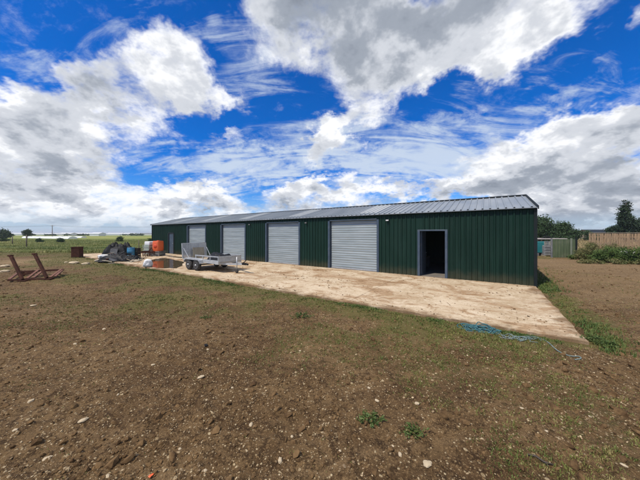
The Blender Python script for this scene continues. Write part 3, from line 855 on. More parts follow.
def blades(name, base, height, width, material, rng, lean=.45, parent=None):
    """one bent blade of grass per base point"""
    n = len(base); h = height; a = rng.uniform(0, 2 * PI, n)
    d = np.stack([np.cos(a), np.sin(a), np.zeros(n)], 1); s = np.stack([-np.sin(a), np.cos(a), np.zeros(n)], 1)
    L = (rng.uniform(.1, 1, n) * lean)[:, None]; w = width[:, None] if hasattr(width, '__len__') else width
    up = np.array([0, 0, 1.0]); H = h[:, None]
    mid = base + up * H * .55 + d * L * H * .35; tip = base + up * H * (1 - .3 * L) + d * L * H * 1.1
    v = np.stack([base - s * w, base + s * w, mid - s * w * .7, mid + s * w * .7, tip], 1).reshape(-1, 3)
    o = np.arange(n)[:, None] * 5
    f = np.concatenate([o + np.array([0, 1, 3]), o + np.array([0, 3, 2]), o + np.array([2, 3, 4])])
    return np_mesh(name, v, f, material, parent)
def tufts(P, k, spread, rng):
    return np.repeat(P, k, 0) + np.concatenate([rng.normal(size=(len(P) * k, 2)) * spread, np.zeros((len(P) * k, 1))], 1)
def wedge(n, ymin, ymax, rng, half=1.45, pw=1.0):
    """points of the ground in front of the camera, denser nearby"""
    Y = ymin * (ymax / ymin) ** rng.uniform(0, 1, n) if pw == 1 else rng.uniform(ymin, ymax, n)
    X = rng.uniform(-half, half, n) * (Y + .6)
    return X, Y
def off_yard(X, Y, pad=0.03):
    lx, ly = to_local(X, Y)
    return ~((lx > -33.3 - pad) & (lx < .06 + pad) & (ly > -YARD - pad - .05) & (ly < WID + .1))

def make_grass():
    rng = np.random.default_rng(5)
    # short weedy grass where the soil has greened over
    X, Y = wedge(190000, 1.6, 27, rng)
    fld, gr, dry, lx, ly = masks(X, Y)
    det = fbm(X * 5, Y * 5, 3, 99)
    keep = (rng.uniform(0, 1, len(X)) < np.clip((gr - .06) * 1.1, 0, 1) ** 1.25 * sstep(.35, .6, det) * 1.2) & off_yard(X, Y) & (fld < .6)
    X, Y, g = X[keep], Y[keep], gr[keep]
    B = np.stack([X, Y, ground_z(X, Y) - .004], 1)
    B = tufts(B, 3, .012, rng); h = np.repeat(.012 + .030 * g, 3) * rng.uniform(.5, 1.5, len(B))
    kind(blades('short_grass', B, h, .0025 + .0007 * B[:, 1] ** .8, M_GRASS_NEAR, rng, .8), 'stuff')
    # longer grass along the yard's edges and at the shed's right corner
    P = []
    lxx = rng.uniform(-31, .3, 15000); q = fbm(lxx * .9, lxx * 0 + 2, 4, 77)
    lyy = -YARD - .04 - np.abs(rng.normal(size=len(lxx))) * .20
    k = rng.uniform(0, 1, len(lxx)) < sstep(.50, .66, q) * np.where(lxx > -9, .9, .55)
    P.append(np.stack([lxx[k], lyy[k], np.full(k.sum(), .05)], 1))
    n = 2600; yy = rng.uniform(-YARD - .35, 7.5, n); q = fbm(yy * .8, yy * 0 + 7, 3, 78)
    dens = np.where(yy < -4.2, 1.0, np.where(yy > -1.0, .9, .05))
    k = rng.uniform(0, 1, n) < dens * sstep(.30, .55, q + .12)
    xx = .12 + np.abs(rng.normal(size=n)) * np.where(yy < -3.8, .24, np.where(yy > -.6, .34, .10))
    P.append(np.stack([xx[k], yy[k], np.where(yy[k] < -3.8, .085, np.where(yy[k] > -.6, .11, .06))], 1))
    P = np.concatenate(P)
    W = np.array([[BC.x + AX.x * a + AY.x * b, BC.y + AX.y * a + AY.y * b] for a, b, _ in P])
    B = np.stack([W[:, 0], W[:, 1], ground_z(W[:, 0], W[:, 1]) - .005], 1)
    B = tufts(B, 5, .018, rng); h = np.repeat(P[:, 2], 5) * rng.uniform(.35, 1.15, len(B))
    kind(blades('grass_verge', B, h, .0028 + .0005 * B[:, 1], M_GRASS_LUSH, rng, .75), 'stuff')
    # field grass beyond the bare ground
    n = 105000
    Y = 25.5 * (90 / 25.5) ** (rng.uniform(0, 1, n) ** 1.3); X = rng.uniform(-1.55, -.42, n) * Y
    fe = field_edge(X); k = rng.uniform(0, 1, n) < sstep(-1.5, 1.5, Y - fe)
    X, Y = X[k], Y[k]
    B = np.stack([X, Y, ground_z(X, Y) - .01], 1)
    hh = (.09 + .22 * sstep(.42, .62, fbm(X * .10, Y * .35, 4, 13))) * (1 - .35 * sstep(40, 90, Y))
    B = tufts(B, 3, .10, rng); h = np.repeat(hh, 3) * rng.uniform(.5, 1.35, len(B))
    kind(blades('field_grass', B, h, .006 + .00035 * B[:, 1], M_GRASS, rng, .8), 'stuff')
    # dry grass behind the right-hand fence and around the shelter
    n = 26000
    Y = 21.5 * (75 / 21.5) ** (rng.uniform(0, 1, n)); X = rng.uniform(.78, 1.5, n) * Y
    fe = field_edge(X); k = rng.uniform(0, 1, n) < sstep(-.5, 1.5, Y - fe)
    X, Y = X[k], Y[k]
    B = np.stack([X, Y, ground_z(X, Y) - .01], 1); B = tufts(B, 3, .09, rng)
    h = rng.uniform(.25, .8, len(B))
    kind(blades('dry_grass', B, h, .010 + .0005 * B[:, 1], M_GRASS_DRY, rng, .6), 'stuff')
make_grass()

# ------------------------------------------------------------------ stones
_t = (1 + 5 ** .5) / 2
ICO_V = np.array([(-1, _t, 0), (1, _t, 0), (-1, -_t, 0), (1, -_t, 0), (0, -1, _t), (0, 1, _t), (0, -1, -_t), (0, 1, -_t), (_t, 0, -1), (_t, 0, 1), (-_t, 0, -1), (-_t, 0, 1)], float)
ICO_V /= np.linalg.norm(ICO_V[0])
ICO_F = np.array([(0, 11, 5), (0, 5, 1), (0, 1, 7), (0, 7, 10), (0, 10, 11), (1, 5, 9), (5, 11, 4), (11, 10, 2), (10, 7, 6), (7, 1, 8), (3, 9, 4), (3, 4, 2), (3, 2, 6), (3, 6, 8), (3, 8, 9), (4, 9, 5), (2, 4, 11), (6, 2, 10), (8, 6, 7), (9, 8, 1)])
def pebbles(name, X, Y, size, material, rng, sink=.25, flat=.6):
    n = len(X); V = ICO_V[None] * (1 + rng.uniform(-.28, .28, (n, 12)))[..., None]
    V = V * np.stack([rng.uniform(.7, 1.35, n), rng.uniform(.6, 1.0, n), rng.uniform(.35, 1, n) * flat + .1], 1)[:, None, :]
    a = rng.uniform(0, 2 * PI, n); c, s = np.cos(a)[:, None], np.sin(a)[:, None]
    x = V[..., 0] * c - V[..., 1] * s; y = V[..., 0] * s + V[..., 1] * c
    tl = rng.normal(size=n)[:, None] * .3
    z = V[..., 2] + x * tl
    z0 = ground_z(X, Y)
    v = np.stack([x * size[:, None] + X[:, None], y * size[:, None] + Y[:, None], z * size[:, None] + (z0 + size * flat * (.5 - sink))[:, None]], -1).reshape(-1, 3)
    f = (ICO_F[None] + np.arange(n)[:, None, None] * 12).reshape(-1, 3)
    return kind(np_mesh(name, v, f, material), 'stuff')
def make_gravel():
    rng = np.random.default_rng(17)
    X, Y = wedge(42000, 1.55, 20, rng)
    den = fbm(X * .55, Y * .55, 4, 121) ; den2 = fbm(X * 2.6, Y * 2.6, 3, 131)
    k = (rng.uniform(0, 1, len(X)) < np.clip(.05 + 1.4 * sstep(.44, .66, den * .5 + den2 * .5), 0, 1)) & off_yard(X, Y, .08)
    X, Y = X[k], Y[k]
    size = np.clip(.0030 * np.exp(rng.normal(size=len(X)) * .62) * (1 + .10 * Y), .0015, .015)
    pebbles('gravel', X, Y, size, M_GRAVEL, rng)
    X, Y = wedge(52000, 1.55, 15, rng)
    den = fbm(X * .7, Y * .7, 4, 141)
    k = (rng.uniform(0, 1, len(X)) < .25 + sstep(.4, .65, den)) & off_yard(X, Y, .08)
    X, Y = X[k], Y[k]
    size = np.clip(.0052 * np.exp(rng.normal(size=len(X)) * .78) * (1 + .05 * Y), .003, .048)
    pebbles('soil_crumbs', X, Y, size, M_CLOD, rng, .3, .8)
    # dried mud and grit dropped on the concrete
    n = 5200; lx = rng.uniform(-24, -.1, n); ly = -YARD + .1 + (YARD - .15) * rng.uniform(0, 1, n) ** 1.25
    k = rng.uniform(0, 1, n) < sstep(.40, .66, fbm(lx * .5, ly * 1.4, 4, 151)); lx, ly = lx[k], ly[k]
    X = BC.x + AX.x * lx + AY.x * ly; Y = BC.y + AX.y * lx + AY.y * ly
    size = np.clip(.006 * np.exp(rng.normal(size=len(X)) * .6) * (1 + .05 * Y), .003, .035)
    o = pebbles('mud_crumbs', X, Y, size, M_CLOD, rng, .3, .6)
    co = np.empty(len(o.data.vertices) * 3, np.float32); o.data.vertices.foreach_get('co', co); co = co.reshape(-1, 3)
    co[:, 2] += np.repeat(-ground_z(X, Y), 12) + .003
    o.data.vertices.foreach_set('co', co.ravel()); o.data.update()
make_gravel()
def stone_mesh(seed, n=2):
    import bmesh
    bm = bmesh.new(); bmesh.ops.create_icosphere(bm, subdivisions=n, radius=1)
    r = random.Random(seed); o = Vector((r.uniform(0, 50), r.uniform(0, 50), r.uniform(0, 50)))
    from mathutils import noise as mn
    for v in bm.verts:
        v.co = v.co * (1 + .38 * mn.noise(v.co * 1.3 + o) + .10 * mn.noise(v.co * 4 + o))
        v.co.z *= .5
    me = bpy.data.meshes.new('stone'); bm.to_mesh(me); bm.free(); me.materials.append(M_STONE); return me
STONES = [(83, 421, 13), (251, 424, 9), (427, 465, 15), (400, 454, 9), (393, 446, 5), (377, 403, 8), (417, 407, 8), (45, 459, 8), (50, 457, 7), (107, 476, 10), (31, 400, 9), (201, 379, 10), (292, 437, 6), (280, 460, 12), (624, 469, 9), (522, 411, 6), (547, 435, 6), (369, 390, 6), (430, 463, 7), (232, 389, 5), (330, 432, 6), (62, 447, 5), (180, 447, 5), (153, 366, 6), (300, 353, 5), (486, 393, 6), (590, 420, 5), (104, 330, 7), (33, 307, 9), (208, 351, 5), (340, 452, 5), (470, 440, 5), (205, 470, 6), (118, 395, 5), (15, 432, 7), (75, 345, 6)]
def make_stones():
    lib = [stone_mesh(s) for s in range(7)]
    rr = random.Random(3)
    for i, (px, py, w) in enumerate(STONES):
        p = gp(px, py, -.06); s = w / F * p.y * .30
        o = bpy.data.objects.new('stone', lib[i % 7]); COL.objects.link(o)
        z = float(ground_z(np.array([p.x]), np.array([p.y]))[0])
        o.location = (p.x, p.y, z + s * .16); o.scale = (s, s * rr.uniform(.6, .9), s * rr.uniform(.6, 1.0)); o.rotation_euler = (rr.uniform(-.2, .2), rr.uniform(-.2, .2), rr.uniform(0, 6.28))
        tag(o, 'pale flint stone lying loose on the bare brown soil', 'stone', 'pale stones on the bare soil')
make_stones()

# ------------------------------------------------------------------ weeds in the foreground soil
def weed_clump(px, py, r, h, label, seed, n=150):
    p = gp(px, py, -.06); rng = np.random.default_rng(seed)
    z = float(ground_z(np.array([p.x]), np.array([p.y]))[0])
    t = thing('weed_clump', label, 'weed', (p.x, p.y, z))
    C, stem_m = [], MB()
    for k in range(34):
        a = rng.uniform(0, 2 * PI); d = r * rng.uniform(.1, 1) ** .7; hh = h * rng.uniform(.35, 1) * (1 - .5 * d / r)
        q0 = np.array([math.cos(a) * d * .45, math.sin(a) * d * .45 * .8, -.01]); q1 = np.array([math.cos(a) * d, math.sin(a) * d * .8, hh])
        stem_m.tube([q0, q0 * .5 + q1 * .5 + np.array([0, 0, hh * .2]), q1], [.0022, .0018, .001], 4)
        for u in np.linspace(.35, 1.05, max(3, n // 34)):
            C.append(q0 + (q1 - q0) * u + np.array([0, 0, hh * .2 * math.sin(PI * min(u, 1))]) + rng.normal(size=3) * .008)
    v, f = leaf_cloud(np.array(C), .013 + r * .026, rng, .55)
    np_mesh('leaves', v, f, M_LEAF_CLUMP, t); stem_m.build('stem', M_LEAF_CLUMP, t)
weed_clump(371, 421, .15, .09, 'bright green leafy weed alone in the soil, nearest the camera on the left of two', 1, 240)
weed_clump(413, 434, .15, .06, 'looser low weed in the foreground soil just right of the brighter clump', 2, 150)
weed_clump(301, 318, .30, .13, 'wide green weed patch in the soil in front of the yard edge', 3, 300)
weed_clump(588, 341, .22, .16, 'leafy green weed growing at the near right corner of the concrete yard', 4, 260)
weed_clump(608, 348, .24, .14, 'spreading weed just beyond the near right corner of the concrete yard', 6, 260)
weed_clump(206, 317, .16, .07, 'small weed tuft in the soil by the left of the yard edge', 7, 130)

# ------------------------------------------------------------------ rope by the yard edge
def make_rope():
    rng = random.Random(12)
    c = gp(481, 329.8, -.03); z0 = -.045
    pts = []
    N = 13
    for k in range(N):
        cx = rng.uniform(-.14, .14); cy = rng.uniform(-.06, .08); rx = rng.uniform(.10, .33); ry = rng.uniform(.06, .21); rot = rng.uniform(-.6, .5) - .25
        for i in range(18):
            a = 2 * PI * i / 18
            x = cx + rx * math.cos(a) + rng.uniform(-.022, .022); y = cy + ry * math.sin(a + .5 * math.sin(2 * a + k)) + rng.uniform(-.022, .022)
            hgt = + .012 + .16 * (k / N) * math.exp(-(x * x / .06 + y * y / .012)) + .012 * rng.random()
            pts.append((x * math.cos(rot) - y * math.sin(rot), x * math.sin(rot) + y * math.cos(rot), hgt))
    def smooth(q, it=1):
        for _ in range(it):
            r = [q[0]]
            for a, b in zip(q[:-1], q[1:]): r += [tuple(np.array(a) * .75 + np.array(b) * .25), tuple(np.array(a) * .25 + np.array(b) * .75)]
            q = r + [q[-1]]
        return q
    t = thing('rope', 'tangled teal rope heaped beside the concrete yard with a pale tail trailing right', 'rope', (c.x, c.y, z0))
    m = MB(); m.tube(smooth(pts, 1), .0085, 7); m.build('coil', M_ROPE, t)
    def loc(px, py): p = gp(px, py, -.03); return (p.x - c.x, p.y - c.y)
    def gz(x, y): return float(ground_z(np.array([x + c.x]), np.array([y + c.y]))[0]) - z0
    tail = [loc(*q) for q in ((492, 331), (500, 335), (509, 338), (519, 337), (531, 336), (541, 338), (549, 344), (556, 351), (564, 355.5), (572, 356.5), (579, 356), (582, 358), (575, 359.5))]
    m = MB(); m.tube(smooth([(x, y, gz(x, y) + .012) for x, y in tail], 2), .0085, 7)
    for k in range(9):
        q = []; u0 = rng.uniform(498, 520)
        for i in range(7):
            px = u0 + i * rng.uniform(3.0, 5.0); py = 335.6 + (px - 498) * .10 + rng.uniform(-3.2, 3.6)
            x, y = loc(px, py); q.append((x, y, gz(x, y) + .008 + rng.uniform(0, .02)))
        m.tube(smooth(q, 2), .0055, 6)
    tl = m.build('tail', M_ROPE_PALE, t); tl['label'] = 'pale frayed tail of the rope trailing over the soil'
M_ROPE = worn('teal_rope', (.018, .080, .095), (.05, .155, .17), .85, scale=18, dirt=(.12, .15, .14), dirt_amt=.4, bump=.3)
M_ROPE_PALE = worn('pale_rope', (.10, .155, .15), (.20, .245, .23), .8, scale=14, dirt=(.14, .12, .09), dirt_amt=.6, bump=.3)
make_rope()
def gzf(x, y):
    """height of the surface something stands on: the yard's concrete or the soil"""
    a, b = to_local(x, y)
    if -33.2 < a < 0 and -YARD < b < 0: return .004
    return float(ground_z(np.array([x]), np.array([y]))[0])
def twig(px, py, L, rot, label):
    p = gp(px, py, -.06); m = MB()
    m.tube([(-L / 2, 0, .01), (-L / 6, .015, .018), (L / 6, -.005, .016), (L / 2, .02, .012)], [.006, .009, .008, .004], 6)
    m.tube([(L / 6, -.005, .016), (L / 3, -.05, .03)], [.004, .002], 5)
    o = m.build('twig', M_BARK); o.location = (p.x, p.y, gzf(p.x, p.y)); o.rotation_euler = (0, 0, rot); tag(o, label, 'twig')
twig(540, 462, .17, -.75, 'dark broken twig lying on the soil at the lower right')
def scrap(px, py, s, material, label, seed):
    p = gp(px, py, -.06); r = random.Random(seed); n = 6
    P = [[((i / n - .5) * s * 1.6 + r.uniform(-.1, .1) * s, (j / n - .5) * s + r.uniform(-.1, .1) * s, .012 + r.uniform(0, .25) * s) for j in range(n + 1)] for i in range(n + 1)]
    m = MB(); m.sheet(P); o = m.build('plastic_scrap', material); o.location = (p.x, p.y, gzf(p.x, p.y)); o.rotation_euler = (0, 0, r.uniform(0, 3))
    so = o.modifiers.new('solid', 'SOLIDIFY'); so.thickness = .004
    tag(o, label, 'scrap')
scrap(151, 474, .022, M_ORANGE, 'crumpled orange scrap of plastic half buried in the foreground soil', 2)
scrap(206, 348.5, .05, M_TARP, 'small black scrap lying on the soil left of centre', 5)

# ------------------------------------------------------------------ plant trailer on the yard
def make_trailer():
    near = Vector((-6.65, 13.06, 0)); o = near + AY * .78
    t = thing('plant_trailer', 'galvanised twin-axle plant trailer with raised mesh ramp parked on the concrete yard', 'trailer', o, BA)
    HW = .66; x0, x1 = -1.2, 2.0; zf = .50
    m = MB()
    for y in (-HW, HW): m.box(x0, x1, y - .03, y + .03, zf - .08, zf + .06)
    for x in np.linspace(x0 + .04, x1 - .04, 7): m.box(x - .03, x + .03, -HW + .03, HW - .03, zf - .07, zf - .012)
    ch = m.build('chassis', M_GALV, t)
    MB().box(x0 + .01, x1 - .01, -HW + .031, HW - .031, zf - .011, zf + .012).build('deck', M_WOOD, t)
    # low side rails with posts, front board
    for y in (-HW, HW):
        m = MB(); m.box(-.05, x1, y - .02, y + .02, zf + .25, zf + .30); m.box(-.05, x1, y - .012, y + .012, zf + .062, zf + .10)
        for x in (0, .65, 1.3, x1 - .03): m.box(x - .02, x + .02, y - .018, y + .018, zf + .06, zf + .25)
        m.build('side_rail', M_GALV, t)
    m = MB(); m.box(x1 - .02, x1 + .02, -HW, HW, zf + .02, zf + .24); m.box(x1 - .03, x1 + .03, -HW, HW, zf + .2405, zf + .30)
    m.build('headboard', M_GALV, t)
    # ramp, raised at the rear
    lean = .10; H = .86; ang = R(-6)
    M = Matrix.Translation((x0 - .05, 0, zf + .03)) @ Matrix.Rotation(ang, 4, 'Y')
    m = MB()
    W = .70
    for y in (-W, W): m.box(-.025, .025, y - .025, y + .025, 0, H, M)
    for z in (0.0, H / 2 - .02, H - .04): m.box(-.022, .022, -W + .025, W - .025, z, z + .045, M)
    for y in (-W / 3, W / 3): m.box(-.02, .02, y - .018, y + .018, .0455, H - .0405, M)
    rp = m.build('ramp', M_GALV, t)
    m = MB(); nb = 31
    for i in range(1, nb):
        y = -W + 2 * W * i / nb; m.box(.010, .020, y - .012, y + .012, .046, H - .041, M)
    for i in range(1, 20):
        z = .046 + (H - .09) * i / 20; m.box(.0205, .028, -W + .03, W - .03, z - .011, z + .011, M)
    m.build('mesh_panel', M_GALV, rp)
    for y in (-W + .02, W - .02):
        m = MB(); m.bar((x0 - .02, y, zf + .62), (x0 + .5, y * .94, zf + .06), .025); m.build('ramp_strut', M_GALV, t)
    # wheels, mudguards
    r, w = .29, .17
    for y, s in ((-HW - .14, -1), (HW + .14, 1)):
        for x in (-.36, .36):
            MM = Matrix.Translation((x, y, r)) @ Matrix.Rotation(R(90), 4, 'X')
            m = MB(); m.lathe([(.17, -w / 2), (.24, -w / 2 - .004), (.28, -w / 2 + .025), (r, -w / 2 + .05), (r, w / 2 - .05), (.28, w / 2 - .025), (.24, w / 2 + .004), (.17, w / 2)], MM, 28)
            wh = m.build('wheel', M_TYRE, t)
            m = MB(); m.lathe([(.178, -w / 2 + .01), (.165, -w / 2 - .002), (.15, -w / 2 + .02), (.09, -w / 2 + .035), (.06, -w / 2 - .005), (.06, w / 2 + .005), (.09, w / 2 - .035), (.15, w / 2 - .02), (.165, w / 2 + .002), (.178, w / 2 - .01)], MM, 24)
            m.build('rim', M_RIM, wh)
            m = MB(); m.lathe([(.0, -w / 2 - .03), (.04, -w / 2 - .025), (.045, w / 2 + .025), (0, w / 2 + .03)], MM, 14); m.build('hub', M_GALV, wh)
        m = MB(); yi, yo = y - .11, y + .11
        prof = [(-.76, .40), (-.72, .56), (-.58, .635), (.58, .635), (.72, .56), (.76, .40)]
        vs, fs = [], []
        for (x, z) in prof: vs += [(x, yi, z), (x, yo, z), (x, yi, z - .012), (x, yo, z - .012)]
        for i in range(len(prof) - 1):
            a, b = i * 4, i * 4 + 4
            fs += [(a, b, b + 1, a + 1), (a + 2, a + 3, b + 3, b + 2), (a, a + 2, b + 2, b), (a + 1, b + 1, b + 3, a + 3)]
        m.add(vs, fs)
        ys = yo if s > 0 else yi
        m.add([(x, ys + s * .004, z) for x, z in prof] + [(x, ys + s * .004, z - .075 if 0 < i < 5 else z) for i, (x, z) in enumerate(prof)], [(i, i + 1, i + 7, i + 6) for i in range(5)])
        m.build('mudguard', M_GALV, t)
    m = MB()
    for x in (-.36, .36): m.box(x - .03, x + .03, -HW - .08, HW + .08, r - .03, r + .03)
    m.build('axle', M_BLACK, t)
    # drawbar
    m = MB()
    for s in (-1, 1): m.bar((x1 - .5, s * .5, zf - .11), (x1 + .98, s * .05, zf - .06), .06, .08)
    db = m.build('drawbar', M_GALV, t)
    m = MB(); m.box(x1 + .9, x1 + 1.22, -.05, .05, zf - .10, zf + .0); m.tube([(x1 + 1.2, 0, zf - .05), (x1 + 1.33, 0, zf - .06)], [.045, .05], 10); m.bar((x1 + 1.0, 0, zf), (x1 + 1.2, 0, zf + .12), .03)
    m.build('hitch', M_BLACK, db)
    m = MB(); m.tube([(x1 + .72, -.16, .18), (x1 + .72, -.16, zf + .28)], .028, 10); m.bar((x1 + .72, -.16, zf + .28), (x1 + .82, -.16, zf + .28), .02)
    jw = m.build('jockey_wheel', M_GALV, t)
    MM = Matrix.Translation((x1 + .72, -.16, .105)) @ Matrix.Rotation(R(90), 4, 'X')
    m = MB(); m.lathe([(.03, -.035), (.09, -.035), (.105, -.02), (.105, .02), (.09, .035), (.03, .035)], MM, 18); m.build('tyre', M_TYRE, jw)
    # light board hanging under the rear, number-plate side
    m = MB(); m.box(x0 - .09, x0 - .075, -.6, .6, zf - .16, zf - .05); m.build('light_board', M_BLACK, t)
    for y in (-.52, .52):
        m = MB(); m.box(x0 - .12, x0 - .0905, y - .07, y + .07, zf - .15, zf - .06); m.build('tail_lamp', M_REDLAMP, t)
    def W3(x, y, z): return o + AX * x + AY * y + Vector((0, 0, z))
    # sheet of plywood leaning on the inside of the ramp
    m = MB(); m.box(-.012, .012, -.30, .36, 0, .62)
    pb = m.build('plywood_sheet', M_PLY); pb.location = W3(x0 + .16, .10, zf + .014); pb.rotation_euler = (0, R(-9), BA)
    tag(pb, 'yellowish sheet of plywood leaning inside the mesh ramp of the trailer', 'board')
    # black folded sheet lying at the front of the deck
    n1, n2 = 22, 14; P = []
    for i in range(n1 + 1):
        row = []
        for j in range(n2 + 1):
            u, v = i / n1, j / n2
            e = min(u, 1 - u, v, 1 - v) * 5
            hgt = .40 * min(1, e) * (.55 + .7 * float(fbm(np.array([u * 4.0]), np.array([v * 3.0]), 3, 7)[0])) + .01
            row.append(((u - .5) * 1.25, (v - .5) * .98, hgt))
        P.append(row)
    m = MB(); m.sheet(P); tp = m.build('tarpaulin', M_TARP); tp.location = W3(x1 - .72, -.05, zf + .014); tp.rotation_euler = (0, 0, BA)
    tag(tp, 'crumpled black tarpaulin bundled on the front of the trailer deck', 'tarpaulin')
    m = MB()
    for k, (ya, yb, xx, zz_) in enumerate(((-.40, -.28, -.2, .0),)): pass
    for k in range(2):
        pl = MB().box(-.75, .75, -.06, .06, 0, .035).build('plank', M_WOOD)
        pl.location = W3(.55, -.20 + .38 * k, zf + .014); pl.rotation_euler = (0, 0, BA + .06 - .1 * k)
        tag(pl, ('grey plank lying along the near side of the trailer deck', 'grey plank lying along the far side of the trailer deck')[k], 'plank', 'planks on the trailer deck')
M_REDLAMP = worn('red_lamp_plastic', (.30, .012, .01), (.36, .02, .015), .3, scale=5, bump=0)
make_trailer()

# ------------------------------------------------------------------ things round the far end of the yard
def ptY(px, py, Y): return Vector(((px - 320) / F * Y, Y, zz(py, Y)))
# orange tank on a grey skid
def make_tank():
    c = dp(158.2, 21.6); t = thing('water_bowser', 'orange plastic tank on a grey skid by the far end of the shed', 'tank', (c.x, c.y, 0), BA + .45)
    m = MB()
    w, d, z0, z1 = .30, .34, .42, 1.30; P = []
    for i in range(13):
        u = i / 12; k = 1 - .09 * (abs(2 * u - 1) ** 5); z = z0 + (z1 - z0) * u; row = []
        for a in range(25):
            th = 2 * PI * a / 24; cx, sx = math.cos(th), math.sin(th)
            q = (abs(cx) ** 8 + abs(sx) ** 8) ** (-1 / 8)
            row.append((w * k * cx * q, d * k * sx * q, z))
        P.append(row)
    m.sheet(P); m.add(P[0][:-1], [tuple(range(23, -1, -1))]); m.add(P[-1][:-1], [tuple(range(24))])
    m.build('tank_body', M_ORANGE, t)
    MM = Matrix.Translation((0.0, -.335, .86)) @ Matrix.Rotation(R(90), 4, 'X')
    m = MB(); m.lathe([(.17, -.01), (.17, .015), (.15, .03), (.0, .033)], MM, 22); m.build('round_cover', M_ORANGEDARK, t)
    m = MB(); m.lathe([(.10, 1.295), (.10, 1.33), (.09, 1.34), (0, 1.34)], None, 18); m.build('filler_cap', M_ORANGEDARK, t)
    m = MB()
    for y in (-.33, .33): m.box(-.38, .38, y - .05, y + .05, 0.0, .36)
    m.box(-.40, .40, -.42, .42, .3605, .418); m.box(-.36, .36, -.27, .27, .10, .33); m.build('skid', M_GREYSHEET, t)
    c = dp(151, 22.1)
    t = thing('bulk_container', 'pale green bulk container with a white top beside the orange tank', 'container', (c.x, c.y, 0), BA + .2)
    m = MB(); m.box(-.36, .36, -.42, .42, .14, .92); bevel(m.build('container_body', M_PALEGREEN, t), .06, 3)
    m = MB(); m.box(-.30, .38, -.40, .40, .925, 1.24); bevel(m.build('white_top', M_WHITE, t), .07, 3)
    m = MB()
    for z in (.18, .45, .72, .93): 
        m.box(-.39, .39, -.45, -.43, z, z + .02); m.box(.37, .39, -.43, .45, z, z + .02)
    for x in np.linspace(-.38, .38, 6): m.box(x - .01, x + .01, -.462, -.4505, .1, .95)
    m.build('cage', M_GALV, t)
    m = MB(); m.box(-.42, .42, -.46, .46, .09, .138)
    for x in (-.36, 0, .36): m.box(x - .05, x + .05, -.45, .45, 0, .0895)
    m.build('pallet', M_WOOD, t)
make_tank()
# rusty harrow in front of the container
def make_harrow():
    c = dp(146.5, 21.0); t = thing('rusty_harrow', 'low rusty harrow frame with tines beside the pale container', 'farm implement', (c.x, c.y, 0), BA + .1)
    m = MB()
    for y in (-.35, 0, .35): m.bar((-.58, y, .34), (.58, y, .34), .07)
    for x in (-.55, 0, .55): m.bar((x, -.4, .41), (x, .4, .41), .06)
    m.bar((-.3, .3, .41), (0, .42, .72), .05); m.bar((.3, .3, .41), (0, .42, .72), .05)
    m.build('frame', M_RUST, t)
    for y in (-.35, 0, .35):
        for x in (-.5, -.17, .17, .5):
            m = MB(); m.tube([(x, y, .34), (x + .03, y - .05, .16), (x + .10, y - .02, -.02)], [.02, .018, .008], 6); m.build('tine', M_RUST, t)
make_harrow()
sack('filled_sack', 'white sack standing at the edge of the puddle on the yard', 'sack', gp(148, 266.8), (.21, .17, .44), M_WHITE, 9, .4)
for px, Yp, h, lab in ((138.6, 24.2, 1.35, 'thin wooden stake left of a pair beyond the scrap by the yard'), (145.6, 24.4, 1.3, 'thin wooden stake right of a pair beyond the scrap by the yard')):
    p = dp(px, Yp); m = MB(); m.tube([(0, 0, -.3), (.02, 0, h * .6), (.01, .01, h)], [.035, .033, .028], 8)
    o = m.build('wooden_stake', M_POST); o.location = (p.x, p.y, -.06); tag(o, lab, 'stake', 'stakes by the yard')

# rubbish heap
M_DARKBOARD = worn('dark_grey_board', (.035, .038, .042), (.07, .072, .075), .6, scale=4, dirt=(.13, .12, .10), dirt_amt=.4)
def cover(name, label, cat, px, Y, w, d, h, material, seed, rz=0, pk=2.2):
    n1, n2 = 46, 32; P = []
    for i in range(n1 + 1):
        row = []
        for j in range(n2 + 1):
            u, v = i / n1 * 2 - 1, j / n2 * 2 - 1
            e = max(0, 1 - abs(u) ** pk) * max(0, 1 - abs(v) ** pk)
            nn = float(fbm(np.array([u * 2.2 + seed]), np.array([v * 2.2]), 4, seed)[0])
            cr = abs(float(fbm(np.array([u * 4.5 + seed + nn]), np.array([v * 4.5 + 2 * nn]), 3, seed + 4)[0]) - .5)
            row.append((u * w / 2 * (1 + .2 * (nn - .5)), v * d / 2, h * e ** .5 * (.60 + .62 * nn + .9 * cr)))
        P.append(row)
    p = dp(px, Y); m = MB(); m.sheet(P); o = m.build(name, material); o.location = (p.x, p.y, gzf(p.x, p.y) + .01); o.rotation_euler = (0, 0, rz)
    so = o.modifiers.new('solid', 'SOLIDIFY'); so.thickness = .006
    return tag(o, label, cat)
cover('tarpaulin', 'black tarpaulin thrown over the tall rubbish heap beyond the yard', 'tarpaulin', 119, 19.6, 1.9, 1.3, .98, M_TARP, 3, .1, 4)
def board(name, label, cat, px, Y, w, h, material, rz, lean, th=.03, z=None):
    p = dp(px, Y); m = MB().box(-w / 2, w / 2, -th / 2, th / 2, 0, h); o = m.build(name, material)
    o.location = (p.x, p.y, gzf(p.x, p.y) if z is None else z); o.rotation_euler = (lean, 0, rz); return tag(o, label, cat)
board('grey_board', 'grey board leaning on the left of the black tarpaulin heap', 'board', 112.4, 18.75, .5, .80, M_DARKBOARD, .15, -.28)
cover('black_sheet', 'low crumpled black sheet spread over the front of the rubbish heap', 'sheet', 116.5, 17.6, 1.75, .8, .42, M_BLACK, 6, -.1, 3)
cover('black_sheet', 'small black sheet heaped before the blue drum and black crate', 'sheet', 131, 17.4, 1.0, .7, .34, M_TARP, 8, .2, 3)
